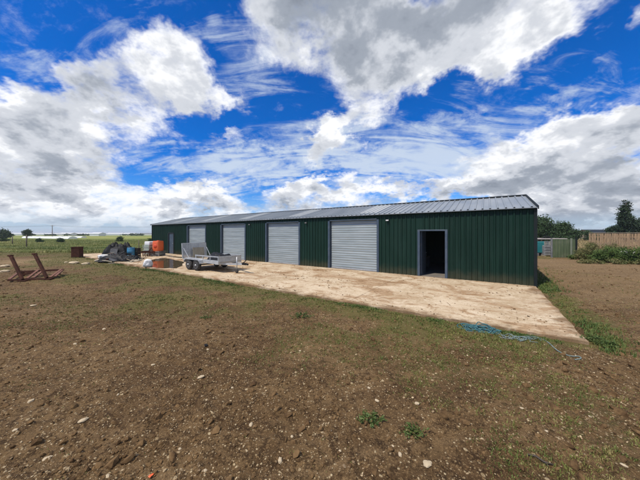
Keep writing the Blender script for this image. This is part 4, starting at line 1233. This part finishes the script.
def hose_coil():
    p = dp(107.5, 17.6); rng = random.Random(4); pts = []
    for i in range(150):
        a = i * .36; r = .30 + .05 * math.sin(i * .21) + rng.uniform(-.015, .015); pts.append((r * math.cos(a) * 1.25, r * math.sin(a), .05 + .0016 * i + rng.uniform(0, .015)))
    m = MB(); m.tube(pts, .028, 7); o = m.build('hose_coil', M_BLACK); o.location = (p.x, p.y, gzf(p.x, p.y)); tag(o, 'loose coil of black hose at the left of the rubbish heap', 'hose')
hose_coil()
def jagged(n, seed):
    rng = random.Random(seed)
    for i in range(n):
        px = rng.uniform(100, 140); Y = rng.uniform(16.7, 18.6); p = dp(px, Y); L = rng.uniform(.35, 1.0); w = rng.uniform(.06, .22)
        hz = max(.04, .62 - abs(px - 119) * .022 - (18.6 - Y) * .18)
        m = MB(); k = [(-L / 2, -w / 2), (L * .1, -w * .6), (L / 2, -w * .2), (L * .38, w * .4), (-L * .1, w / 2), (-L * .45, w * .3)]
        t = rng.uniform(.008, .03); m.add([(x, y, 0) for x, y in k] + [(x, y + .01, t) for x, y in k], [(5, 4, 3, 2, 1, 0), (6, 7, 8, 9, 10, 11)] + [(a, (a + 1) % 6, (a + 1) % 6 + 6, a + 6) for a in range(6)])
        ty = ('dark', 'rusty brown', 'dark grey', 'weathered timber', 'pale timber')[i % 5]
        o = m.build('scrap_piece', (M_TARP, M_RUST, M_DARKBOARD, M_WOOD, M_PLY)[i % 5]); o.location = (p.x, p.y, .03 + hz * rng.uniform(.3, 1)); o.rotation_euler = (rng.uniform(-.7, .7), rng.uniform(-.5, .5), rng.uniform(-.6, .6))
        tag(o, 'broken %s piece tipped in the rubbish heap at the far end of the yard' % ty, 'scrap', 'broken %s pieces in the rubbish heap' % ty)
jagged(60, 5)
def drum():
    p = dp(131, 19.2); t = thing('plastic_drum', 'blue plastic drum standing right of the black tarpaulin heap', 'drum', (p.x, p.y, gzf(p.x, p.y)))
    m = MB(); m.lathe([(.235, 0), (.25, .02), (.25, .2), (.265, .22), (.25, .24), (.25, .52), (.265, .54), (.25, .56), (.25, .78), (.23, .82)], None, 28); m.build('drum_body', M_BLUE, t)
    m = MB(); m.lathe([(.24, .815), (.24, .85), (.20, .852), (.19, .835), (0, .835)], None, 28); m.build('lid', M_BLUE, t)
drum()
def crate(name, label, px, Y, w, d, h, material, rz):
    p = dp(px, Y); t = thing(name, label, 'crate', (p.x, p.y, gzf(p.x, p.y)), rz)
    m = MB(); T = .02
    m.box(-w / 2, w / 2, -d / 2, d / 2, .0, .03)
    for z0, z1 in ((.03, .30 * h), (.36 * h, .64 * h), (.70 * h, h)):
        m.box(-w / 2, w / 2, -d / 2, -d / 2 + T, z0, z1); m.box(-w / 2, w / 2, d / 2 - T, d / 2, z0, z1)
        m.box(-w / 2, -w / 2 + T, -d / 2 + T, d / 2 - T, z0, z1); m.box(w / 2 - T, w / 2, -d / 2 + T, d / 2 - T, z0, z1)
    m.build('slatted_box', material, t)
    for x in (-w / 2 + .03, w / 2 - .03):
        for y in (-d / 2 + .03, d / 2 - .03):
            MB().box(x - .028, x + .028, y - .028, y + .028, .031, h + .015).build('corner_post', material, t)
crate('plastic_crate', 'black slatted crate standing to the right of the blue drum', 136.2, 19.5, .42, .5, .78, M_BLACK, .2)
def pipe(px0, py0, px1, py1, r, material, label, z=.0, name='pipe', group=None):
    a = gp(px0, py0); b = gp(px1, py1); m = MB()
    c = (a + b) / 2; n = 9; pts = []
    rr = random.Random(int(px0 * 7))
    for i in range(n):
        u = i / (n - 1); q = a.lerp(b, u) - c; pts.append((q.x, q.y, r + rr.uniform(0, .02) + .06 * math.sin(PI * u) * rr.random()))
    m.tube(pts, r, 10); o = m.build(name, material); o.location = (c.x, c.y, gzf(c.x, c.y) + z); return tag(o, label, 'pipe', group)
pipe(102, 259.5, 124, 260.8, .09, M_BLACK, 'thick black pipe lying at the front of the rubbish heap')
pipe(104, 257.5, 127, 258.5, .10, M_BLACK, 'black pipe lying behind the front pipe of the rubbish heap', .10)
pipe(106, 256.0, 131, 257.0, .10, M_TARP, 'black pipe lying farthest back under the tarpaulin heap', .24)
pipe(112, 262.3, 134, 260.5, .035, M_BLACK, 'thin black hose lying in front of the rubbish heap')
def plank(px0, py0, px1, py1, label, z=0, mt=None, w=.16):
    a = gp(px0, py0); b = gp(px1, py1); c = (a + b) / 2; L = (b - a).length
    m = MB().box(-L / 2, L / 2, -w / 2, w / 2, 0, .035); o = m.build('plank', mt or M_WOOD)
    o.location = (c.x, c.y, gzf(c.x, c.y) + z); o.rotation_euler = (0, 0, math.atan2(b.y - a.y, b.x - a.x)); bevel(o, .004, 1)
    return tag(o, label, 'plank', 'planks in the rubbish heap')
plank(106, 257.2, 122, 255.6, 'pale plank lying across the black pipes of the rubbish heap', .26)
plank(114, 258.8, 129, 257.6, 'weathered plank resting on the middle of the rubbish heap', .22)
plank(108, 262.6, 121, 262.0, 'pale plank lying on the ground before the front black pipe', .02, M_PLY)
plank(124, 260.0, 140, 258.2, 'grey plank lying at the right foot of the rubbish heap', .06)
plank(127, 256.6, 139, 255.2, 'grey plank lying below the blue drum', .12)
sack('filled_sack', 'pale lumpy sack slumped at the left end of the rubbish heap', 'sack', dp(103.2, 18.6, -.06), (.34, .25, .42), M_WHITE, 13, .2)
sack('filled_sack', 'small dark sack beside the pale sack of the rubbish heap', 'sack', dp(101.5, 17.0, -.06), (.20, .2, .22), M_TARP, 14, .9)
sack('filled_sack', 'white crumpled bag wedged below the blue drum in the rubbish heap', 'sack', dp(130.5, 17.9, -.06), (.17, .15, .34), M_WHITE, 15, .1)
# rusty open bin
def rusty_bin():
    p = dp(77.3, 20.6); t = thing('rusty_bin', 'rusty brown steel bin standing alone on the bare ground at the left', 'bin', (p.x, p.y, gzf(p.x, p.y)), .25)
    w, h, T = .27, .88, .012; m = MB()
    m.box(-w, w, -w, -w + T, .05, h); m.box(-w, w, w - T, w, .05, h); m.box(-w, -w + T, -w + T, w - T, .05, h); m.box(w - T, w, -w + T, w - T, .05, h); m.box(-w + T, w - T, -w + T, w - T, .05, .07)
    m.build('bin_body', M_RUST, t)
    m = MB(); m.box(-w - .02, w + .02, -w - .02, -w - .001, h - .05, h + .005); m.box(-w - .02, w + .02, w + .001, w + .02, h - .05, h + .005); m.box(-w - .02, -w - .001, -w, w, h - .05, h + .005); m.box(w + .001, w + .02, -w, w, h - .05, h + .005)
    m.build('rim', M_RUST, t)
    for x in (-w + .03, w - .03):
        for y in (-w + .03, w - .03): MB().box(x - .025, x + .025, y - .025, y + .025, -.02, .0495).build('foot', M_RUST, t)
rusty_bin()
lib2 = [stone_mesh(s) for s in (21, 22, 23)]
for i, (px, py, s, lab) in enumerate(((74.5, 263.2, .22, 'white lump of rubble on the bare ground below the rusty bin'), (85.5, 264, .17, 'white lump of rubble to the right of the lump below the rusty bin'), (5, 266, .2, 'pale slab of rubble at the far left of the bare ground'), (4, 271.5, .15, 'pale lump of rubble just left of the rusty frame'), (66, 262, .1, 'small white lump of rubble left of the pair below the rusty bin'))):
    p = gp(px, py); o = bpy.data.objects.new('rubble', lib2[i % 3]); COL.objects.link(o); o.location = (p.x, p.y, gzf(p.x, p.y) + s * .25); o.scale = (s * 1.3, s, s * .9); o.rotation_euler = (0, 0, i * 1.3); tag(o, lab, 'rubble')

# rusty frame with two leaning arms
def make_frame():
    base = dp(36, 10.6, -.07); t = thing('rusty_fork_frame', 'rusty steel frame with two leaning arms lying on the bare soil', 'farm implement', base)
    def L(px, py, Y): return ptY(px, py, Y) - base
    for a, b in (((22.4, 279.6, 10.3), (10.6, 255.4, 10.55)), ((46.9, 278.0, 10.5), (34.6, 253.8, 10.75))):
        m = MB(); p, q = L(*a), L(*b); m.bar(p, q, .11, .08, (0, 1, 0)); m.box(q.x - .075, q.x + .065, q.y - .06, q.y + .06, q.z - .045, q.z + .025)
        bevel(m.build('arm', M_RUST, t), .008, 1)
    m = MB(); m.bar(L(8.2, 280.2, 10.25), L(53, 278.3, 10.6), .09, .06); m.bar(L(18, 272.0, 11.35), L(63.5, 269.6, 11.6), .09, .08); m.bar(L(20, 274.8, 11.3), L(36, 272.2, 11.35), .10, .10)
    m.build('rail', M_RUST, t)
    for a, b in (((27, 279, 10.4), (38.5, 270.3, 11.4)), ((33, 278.5, 10.45), (43, 271.0, 11.45)), ((50, 278, 10.55), (61.5, 269.6, 11.55)), ((9, 280, 10.3), (19.5, 272.2, 11.3)), ((55, 277, 10.65), (63, 270, 11.6))):
        m = MB(); m.bar(L(*a) + Vector((0, 0, .02)), L(*b) + Vector((0, 0, .02)), .08, .05); m.build('crossbar', M_RUSTLIGHT, t)
    for px, Y in ((23, 11.35), (59, 11.58)):
        p = ptY(px, 271.6, Y) - base; MB().box(p.x - .04, p.x + .04, p.y - .04, p.y + .04, -.02, p.z - .02).build('foot', M_RUST, t)
    for a in ((22.4, 279.6, 10.3), (46.9, 278.0, 10.5)):
        p = L(*a); MB().box(p.x - .12, p.x + .20, p.y - .08, p.y + .08, p.z - .06, p.z - .02).build('base_plate', M_RUST, t)
make_frame()

# ------------------------------------------------------------------ right-hand side: shelter, green panel, fence, weeds, trees
M_STRIP = worn('grey_green_strip', (.14, .17, .12), (.20, .22, .16), .7, scale=3, dirt=(.1, .1, .07))
def make_panel():
    Y = 20.7; a, b = dp(551.4, Y), dp(576.2, Y - .35); z = gzf(a.x, a.y)
    t = thing('sheet_metal_panel', 'faded green sheet-metal panel standing between two posts beyond the shed', 'panel', (a.x, a.y, z), math.atan2(b.y - a.y, b.x - a.x))
    L = (b - a).length; m = MB()
    sheet_wall(m, .06, L - .06, .03, 1.55, lambda x, o, zz_: (x, -o, zz_), .02); m.build('green_sheet', M_GREENSHEET, t)
    MB().box(-.03, .055, -.05, .05, -.2, 1.6).build('post', M_GREYSHEET, t)
    MB().box(L - .05, L + .05, -.06, .06, -.2, 1.66).build('post', M_DARKTRIM, t)
    m = MB(); m.box(.055, L - .055, .025, .06, 1.40, 1.48); m.box(.055, L - .055, .025, .06, .3, .38); m.build('rail', M_GALV, t)
    m = MB(); m.box(L - .44, L - .32, -.065, -.036, .06, 1.62); st = m.build('strip', M_STRIP, t)
make_panel()
def make_shelter():
    a = dp(533, 23.2); c = dp(545, 22.6); z = gzf(c.x, c.y)
    t = thing('low_shelter', 'low open shelter with a pale flat roof beside the faded green panel', 'shelter', (c.x, c.y, z), -.12)
    m = MB(); m.box(-1.6, 1.15, -.9, 1.2, 1.50, 1.60); bevel(m.build('roof', M_RUBROOF, t), .02, 1)
    for x in (-1.5, 1.05):
        for y in (-.8, 1.1): MB().box(x - .04, x + .04, y - .04, y + .04, -.2, 1.498).build('post', M_POST, t)
    # things on its roof and under it
    m = MB(); m.box(-.35, .45, -.12, .12, 0, .05); m.tube([(-.3, 0, .05), (-.05, .05, .16), (.2, -.03, .14), (.4, 0, .05)], .05, 8)
    o = m.build('scrap_bundle', M_BLACK); o.location = (c.x - .1, c.y - .2, z + 1.60); tag(o, 'dark bundle of scrap lying on the pale shelter roof', 'scrap')
    p = dp(537.2, 22.2); t = thing('plastic_tank', 'teal plastic tank under the pale flat roof beside the shed', 'tank', (p.x, p.y, gzf(p.x, p.y)), -.12)
    m = MB(); m.box(-.36, .36, -.4, .4, .25, 1.28); bevel(m.build('tank_body', M_TEAL, t), .08, 4)
    m = MB()
    for x in (-.22, .22): m.box(x - .1, x + .1, -.38, .38, 0, .249)
    m.build('block', M_GREYSHEET, t)
    p = dp(545, 21.9); t = thing('wire_cage', 'grey wire cage standing between the teal tank and the green panel', 'cage', (p.x, p.y, gzf(p.x, p.y)), -.12)
    m = MB(); w, d, h = .36, .45, 1.3
    for x in np.linspace(-w, w, 8): m.box(x - .012, x + .012, -d, -d + .02, .12, h); m.box(x - .012, x + .012, d - .02, d, .12, h)
    for y in np.linspace(-d, d, 8): m.box(w - .02, w, y - .012, y + .012, .12, h)
    for zq in np.linspace(.14, h, 6): m.box(-w, w, -d - .021, -d - .001, zq - .012, zq + .012); m.box(-w, w, d + .001, d + .021, zq - .012, zq + .012)
    m.build('bars', M_GALV, t)
    m = MB(); m.box(-w + .03, w - .03, -d + .03, d - .03, .12, .95); bevel(m.build('liner', M_GREYSHEET, t), .05, 2)
    m = MB(); m.box(-w, w, -d, d, .06, .118)
    for x in (-w + .06, w - .06): m.box(x - .05, x + .05, -d, d, 0, .0595)
    m.build('pallet', M_WOOD, t)
M_RUBROOF = worn('pale_roof', (.30, .27, .25), (.40, .36, .33), .8, scale=3, dirt=(.22, .19, .16))
make_shelter()
def make_fence():
    A, B = dp(589, 22.0), dp(672, 18.6); L = (B - A).length; rz = math.atan2(B.y - A.y, B.x - A.x)
    t = thing('timber_fence', 'tall weathered fence of upright brown boards behind the weeds at the right', 'fence', (A.x, A.y, -.1), rz)
    rng = random.Random(8); m = MB(); x = 0.0
    while x < L - .1:
        w = rng.uniform(.10, .135); g = rng.uniform(.008, .03) if rng.random() < .8 else rng.uniform(.04, .07); h = 2.07 + rng.uniform(-.025, .012); y = rng.uniform(-.006, .006); k = rng.uniform(-.012, .012)
        m.add([(x, y, .05), (x + w, y, .05), (x + w, y + .02, .05), (x, y + .02, .05), (x + k, y, h), (x + w + k, y, h), (x + w + k, y + .02, h), (x + k, y + .02, h)], [(0, 3, 2, 1), (4, 5, 6, 7), (0, 1, 5, 4), (1, 2, 6, 5), (2, 3, 7, 6), (3, 0, 4, 7)])
        x += w + g
    m.build('boards', M_FENCE, t)
    for z in (.4, 1.1, 1.75): MB().box(0, L, .03, .08, z - .04, z + .04).build('rail', M_FENCE, t)
    for i in range(6):
        x = .06 + (L - .12) * i / 5; MB().box(x - .05, x + .05, .082, .18, -.3, 2.02).build('post', M_FENCE, t)
    MB().box(-.02, L, -.035, .07, 2.085, 2.115).build('capping', M_WOOD, t)
make_fence()
bush('weed_bush', 'dark green leafy bush in front of the middle of the timber fence', 'bush', dp(606, 17.2, -.06), [(0, 0, .50, .75, .55, .48), (.5, .1, .42, .5, .45, .40), (-.6, 0, .3, .45, .4, .28)], 120, 80, .10, .042, M_LEAF_WEED, 31)
bush('weed_bush', 'tall dark green weed bush with seed stems before the fence, right of the leafy one', 'bush', dp(621, 17.4, -.06), [(0, 0, .48, .65, .5, .46), (.55, .1, .40, .5, .45, .36)], 110, 80, .10, .042, M_LEAF_WEED, 32)
bush('weed_bush', 'white-flowered weed bush by the fence at the right edge', 'bush', dp(636, 16.2, -.06), [(0, 0, .5, .7, .5, .48), (.7, .1, .5, .6, .5, .46)], 100, 80, .10, .040, M_LEAF_WEED, 33, flowers=60)
bush('weed_bush', 'yellowing weed thicket between the green panel and the fence', 'bush', dp(588, 18.8, -.06), [(0, 0, .65, .7, .55, .62), (-.5, -.2, .4, .5, .45, .4), (.55, .3, .72, .5, .4, .68)], 95, 70, .11, .040, M_LEAF_DRY, 34)
bush('weed_bush', 'dry yellow weeds standing against the boards of the fence', 'bush', dp(612, 19.6, -.06), [(0, 0, .6, 1.2, .4, .55), (1.6, -.2, .5, 1.0, .4, .45)], 95, 70, .12, .042, M_LEAF_DRY, 35)
bush('weed_bush', 'low green weeds at the foot of the green panel', 'bush', dp(577, 19.4, -.06), [(0, 0, .16, .7, .3, .17)], 34, 45, .08, .05, M_LEAF_WEED, 36)
bush('weed_bush', 'low mixed weeds at the front of the weed belt before the fence', 'bush', dp(615, 16.0, -.06), [(0, 0, .12, 1.3, .3, .16), (1.5, -.2, .14, .8, .3, .16), (-1.4, .5, .12, .6, .3, .14)], 60, 45, .08, .05, M_LEAF_DRY, 37)
# trees beyond
def ell(z, rx, rz_, dx=0, dy=0): return (dx, dy, z, rx, rx * .9, rz_)
G_R = 'trees beyond the shed and fence'
tree('broad_tree', 'broad dark tree just behind the right end of the shed', 'tree', dp(540, 48, -.1), [ell(3.5, 1.9, 1.7), ell(2.3, 2.2, 1.4, .2), ell(2.6, 1.2, 1.1, 1.0)], 150, 60, .42, .17, M_LEAF_DARK, .16, 51, G_R)
tree('round_tree', 'round-headed dark tree right of the broad tree behind the shed', 'tree', dp(561, 50, -.1), [ell(2.95, 1.5, 1.55), ell(1.9, 1.7, 1.2, .1)], 120, 60, .38, .16, M_LEAF_DARK, .14, 52, G_R)
tree('small_tree', 'small dark tree at the right foot of the round-headed tree', 'tree', dp(575.5, 52, -.1), [ell(1.8, .85, .95)], 50, 50, .3, .14, M_LEAF_DARK, .08, 53, G_R)
tree('sparse_tree', 'thin gappy little tree above the field right of the small dark tree', 'tree', dp(585, 56, -.1), [ell(2.1, .8, .5, -.3), ell(2.2, .7, .5, .7)], 26, 34, .25, .13, M_LEAF_DARK, .06, 54, G_R)
tree('poplar_tree', 'tall narrow dark poplar rising behind the timber fence', 'tree', dp(625.4, 45, -.1), [ell(2.4, .8, 1.5), ell(4.3, .95, 1.6), ell(5.9, .8, 1.3), ell(7.2, .42, .9, .1)], 190, 60, .21, .14, M_LEAF_POPLAR, .2, 55, G_R, 16)
tree('round_tree', 'low spreading tree on the left of the poplar behind the fence', 'tree', dp(613.5, 45.5, -.1), [ell(2.6, .75, .9)], 40, 55, .2, .14, M_LEAF_POPLAR, .1, 56, G_R)
tree('round_tree', 'dark tree on the right of the poplar at the edge of the photo', 'tree', dp(639, 45.5, -.1), [ell(3.3, 1.5, 1.5, .2), ell(2.4, 1.6, 1.2, .6)], 110, 60, .33, .14, M_LEAF_POPLAR, .12, 57, G_R)
for i, (px, Y, r, h, lab) in enumerate(((567, 47, 1.2, 1.5, 'low dark hedge bush under the round-headed tree'), (592, 60, 1.4, 1.9, 'low dark hedge bush beside the far barn'), (552, 46, 1.4, 1.6, 'low dark hedge bush between the broad and round-headed trees'), (603, 55, 1.3, 1.9, 'low dark hedge bush above the left end of the fence'))):
    bush('hedge_bush', lab, 'bush', dp(px, Y, -.1), [(0, 0, h * .5, r, r * .7, h * .5)], 50, 45, .25, .12, M_LEAF_DARK, 60 + i)
def barn(name, label, cat, px, Y, w, d, h, rise, wall, roofm, rz=0):
    p = dp(px, Y); t = thing(name, label, cat, (p.x, p.y, -.1), rz)
    m = MB(); m.add([(-w / 2, -d / 2, 0), (w / 2, -d / 2, 0), (w / 2, d / 2, 0), (-w / 2, d / 2, 0), (-w / 2, -d / 2, h), (w / 2, -d / 2, h), (w / 2, d / 2, h), (-w / 2, d / 2, h), (-w / 2, 0, h + rise), (w / 2, 0, h + rise)],
                    [(0, 1, 5, 4), (2, 3, 7, 6), (1, 2, 6, 9, 5), (3, 0, 4, 8, 7)]); m.build('wall', wall, t)
    m = MB(); o = .3; k = rise / (d / 2)
    for s in (-1, 1):
        q = [(-w / 2 - o, s * (d / 2 + o), h - k * o), (w / 2 + o, s * (d / 2 + o), h - k * o), (w / 2 + o, 0, h + rise), (-w / 2 - o, 0, h + rise)]
        m.add(q + [(x, y, z + .12) for x, y, z in q], [(0, 1, 2, 3), (7, 6, 5, 4), (0, 4, 5, 1), (1, 5, 6, 2), (3, 2, 6, 7), (0, 3, 7, 4)])
    m.build('roof', roofm, t)
    return t
barn('far_barn', 'long low barn with a dark roof beyond the fence and dry field', 'barn', 600, 85, 12, 6, 2.4, 1.0, M_WOOD, M_DARKTRIM, .05)

# ------------------------------------------------------------------ left: field, far trees, pole, greenhouses
G_L = 'trees across the far left field'
tree('hedge_tree', 'wide dark tree at the far left edge of the field', 'tree', dp(0, 98, -.1), [ell(2.1, 2.4, 1.7), ell(1.5, 2.6, 1.1, .4)], 80, 50, .45, .3, M_LEAF_DARK, .2, 71, G_L)
tree('hedge_tree', 'small lone tree standing left of the utility pole in the field', 'tree', dp(27, 98, -.1), [ell(2.5, 1.2, 1.1)], 46, 45, .32, .2, M_LEAF_DARK, .14, 72, G_L)
for i, (px, Y, r, h, lab) in enumerate(((40, 54, .55, 1.0, 'dark round bush in the field below the pale polytunnel'), (60.5, 56, .6, 1.1, 'dark round bush in the field right of the first round bush'), (120, 60, .7, 1.3, 'dark bush in the field above the rubbish heap'), (151, 55, .6, 1.1, 'dark bush in the field beside the left end of the shed'), (4, 62, 1.2, .9, 'low dark bush in the field at the left edge of the photo'))):
    bush('field_bush', lab, 'bush', dp(px, Y, -.1), [(0, 0, h * .5, r, r * .8, h * .5)], 34, 40, .16, .10, M_LEAF_DARK, 80 + i, 'bushes dotted in the left field')
for px, py0, py1, lab in ((12.4, 236, 245, 'thin dark post in the field at the far left'), (26.5, 234.5, 247.5, 'taller thin dark post in the field above the rusty frame')):
    p = gp(px, py1); m = MB(); h = zz(py0, p.y); m.tube([(0, 0, -.3), (0, 0, h)], [.07, .06], 8); o = m.build('field_post', M_POST); o.location = (p.x, p.y, -.05); tag(o, lab, 'post', 'posts in the field')
def pole(px, Y, h, label):
    p = dp(px, Y); t = thing('utility_pole', label, 'utility pole', (p.x, p.y, -.1))
    m = MB(); m.tube([(0, 0, -.3), (0, 0, h)], [.15, .10], 10); m.build('pole', M_POST, t)
    m = MB(); m.box(-.75, .75, -.05, .05, h - .45, h - .33); m.build('crossarm', M_POST, t)
    for x in (-.65, 0.0, .65):
        m = MB(); m.lathe([(.03, 0), (.06, .05), (.05, .14), (.02, .18)], Matrix.Translation((x, 0, h - .33 if x else h)), 8); m.build('insulator', M_WHITE, t)
    return Vector((p.x, p.y, -.1 + h - .2))
ends = [pole(-70, 118, 6.2, 'utility pole beyond the left edge of the photo'), pole(52.3, 110, 5.9, 'slender utility pole standing in the left field'), pole(172, 120, 5.9, 'utility pole hidden behind the shed')]
for a, b, lab in ((ends[0], ends[1], 'overhead wires running left from the utility pole in the field'), (ends[1], ends[2], 'overhead wires running right from the utility pole behind the shed')):
    t = thing('overhead_wires', lab, 'wires', a)
    for dx in (-.65, .65):
        m = MB(); pts = []
        for i in range(17):
            u = i / 16; q = (b - a) * u; pts.append((q.x, q.y + dx * .3, q.z + dx * .25 - .55 * 4 * u * (1 - u)))
        m.tube(pts, .022, 5); m.build('wire', M_BLACK, t)
def polytunnel(a, b, r, label):
    c = (a + b) / 2; d = (b - a); L = d.length
    t = thing('polytunnel', label, 'polytunnel', (c.x, c.y, -.1), math.atan2(d.y, d.x)); P = []
    for i in range(25):
        x = -L / 2 + L * i / 24; row = []
        for j in range(13):
            th = PI * j / 12; rr = r * (1 + .03 * math.sin(i * PI)); row.append((x, math.cos(th) * r * 1.5, math.sin(th) * rr))
        P.append(row)
    m = MB(); m.sheet(P); m.add(P[0], [tuple(range(13))]); m.add(P[-1], [tuple(range(12, -1, -1))]); m.build('cover', M_WHITE, t)
    m = MB()
    for i in range(0, 25, 4):
        x = -L / 2 + L * i / 24
        m.tube([(x, math.cos(PI * j / 12) * (r * 1.5 + .02), math.sin(PI * j / 12) * (r + .02)) for j in range(13)], .03, 5)
    m.build('hoops', M_GALV, t)
polytunnel(dp(26, 122), dp(73, 100), .95, 'long white polytunnel low in the left field')
polytunnel(dp(54, 135), dp(84, 128), .8, 'shorter white polytunnel behind the right end of the long one')
for px, Y, w, lab in ((12, 360, 46, 'long far white greenhouse at the left end of the horizon'), (84, 340, 26, 'far white greenhouse on the horizon right of the polytunnels'), (122, 380, 40, 'far white greenhouse on the horizon above the rubbish heap'), (150, 420, 30, 'far white greenhouse on the horizon next to the shed'), (45, 420, 50, 'pale far greenhouse on the horizon behind the utility pole'), (68, 300, 14, 'small far white greenhouse beyond the long polytunnel'), (98, 260, 9, 'tiny white far building standing alone in the field right of the polytunnels'), (110, 520, 60, 'very far pale greenhouse on the horizon left of the rubbish heap'), (20, 520, 70, 'very far pale greenhouse behind the lone tree in the field')):
    barn('greenhouse', lab, 'greenhouse', px, Y, w, 9, 2.3, 1.1, M_WHITE, M_GREYSHEET if px == 150 else M_WHITE, .03)
def treeline():
    rng = np.random.default_rng(91); C = []
    for (Y0, lo, hi, n, h0) in ((300, -30, 175, 70, 2.4), (520, -30, 190, 110, 4.5), (900, -40, 200, 120, 8.0)):
        px = rng.uniform(lo, hi, n); pr = fbm(px * .06, px * 0 + Y0, 3, 5)
        for p, q in zip(px, pr):
            if q < .44: continue
            Y = Y0 * rng.uniform(.95, 1.1); X = (p - 320) / F * Y; h = h0 * rng.uniform(.5, 1.2) * (q + .35); r = h * rng.uniform(.6, 1.5)
            C.append(np.array([X, Y, h * .5]) + rng.normal(size=(46, 3)) * np.array([r * .55, r * .5, h * .26]))
    for (Y0, lo, hi, n, h0) in ((420, 545, 700, 80, 4.5),):
        px = rng.uniform(lo, hi, n)
        for p in px:
            Y = Y0 * rng.uniform(.9, 1.1); X = (p - 320) / F * Y; h = h0 * rng.uniform(.5, 1.1)
            C.append(np.array([X, Y, h * .5]) + rng.normal(size=(40, 3)) * np.array([h * .6, h * .5, h * .25]))
    C = np.concatenate(C); C[:, 2] = np.maximum(C[:, 2], .1)
    v, f = leaf_cloud(C, .9, rng); kind(np_mesh('treeline', v, f, M_LEAF_DARK), 'stuff')
treeline()
def hills():
    P = []
    xs = np.linspace(-5200, -500, 90)
    h = 26 * fbm(xs * .0011, xs * 0 + 4, 4, 7) * sstep(-500, -1500, xs) 
    vs = [(x, 6500 + .0 * x, -5) for x in xs] + [(x, 6900, float(q)) for x, q in zip(xs, h)] + [(x, 8200, -5) for x in xs]
    n = len(xs); m = MB(); m.add(vs, [(r * n + i, r * n + i + 1, (r + 1) * n + i + 1, (r + 1) * n + i) for r in range(2) for i in range(n - 1)], True)
    kind(m.build('hills', M_LEAF_DARK), 'structure')
hills()

def haze():
    m = bpy.data.materials.new('haze_air'); m.use_nodes = True; t = m.node_tree; t.nodes.clear()
    o = t.nodes.new('ShaderNodeOutputMaterial'); v = t.nodes.new('ShaderNodeVolumePrincipled')
    v.inputs['Color'].default_value = (.86, .92, 1.0, 1); v.inputs['Density'].default_value = HAZE_DENS; v.inputs['Anisotropy'].default_value = .2
    t.links.new(v.outputs[0], o.inputs['Volume'])
    b = MB().box(-9500, 9500, -9500, 9500, -7, 32).build('haze', m); kind(b, 'stuff')
HAZE_DENS = .0003
haze()
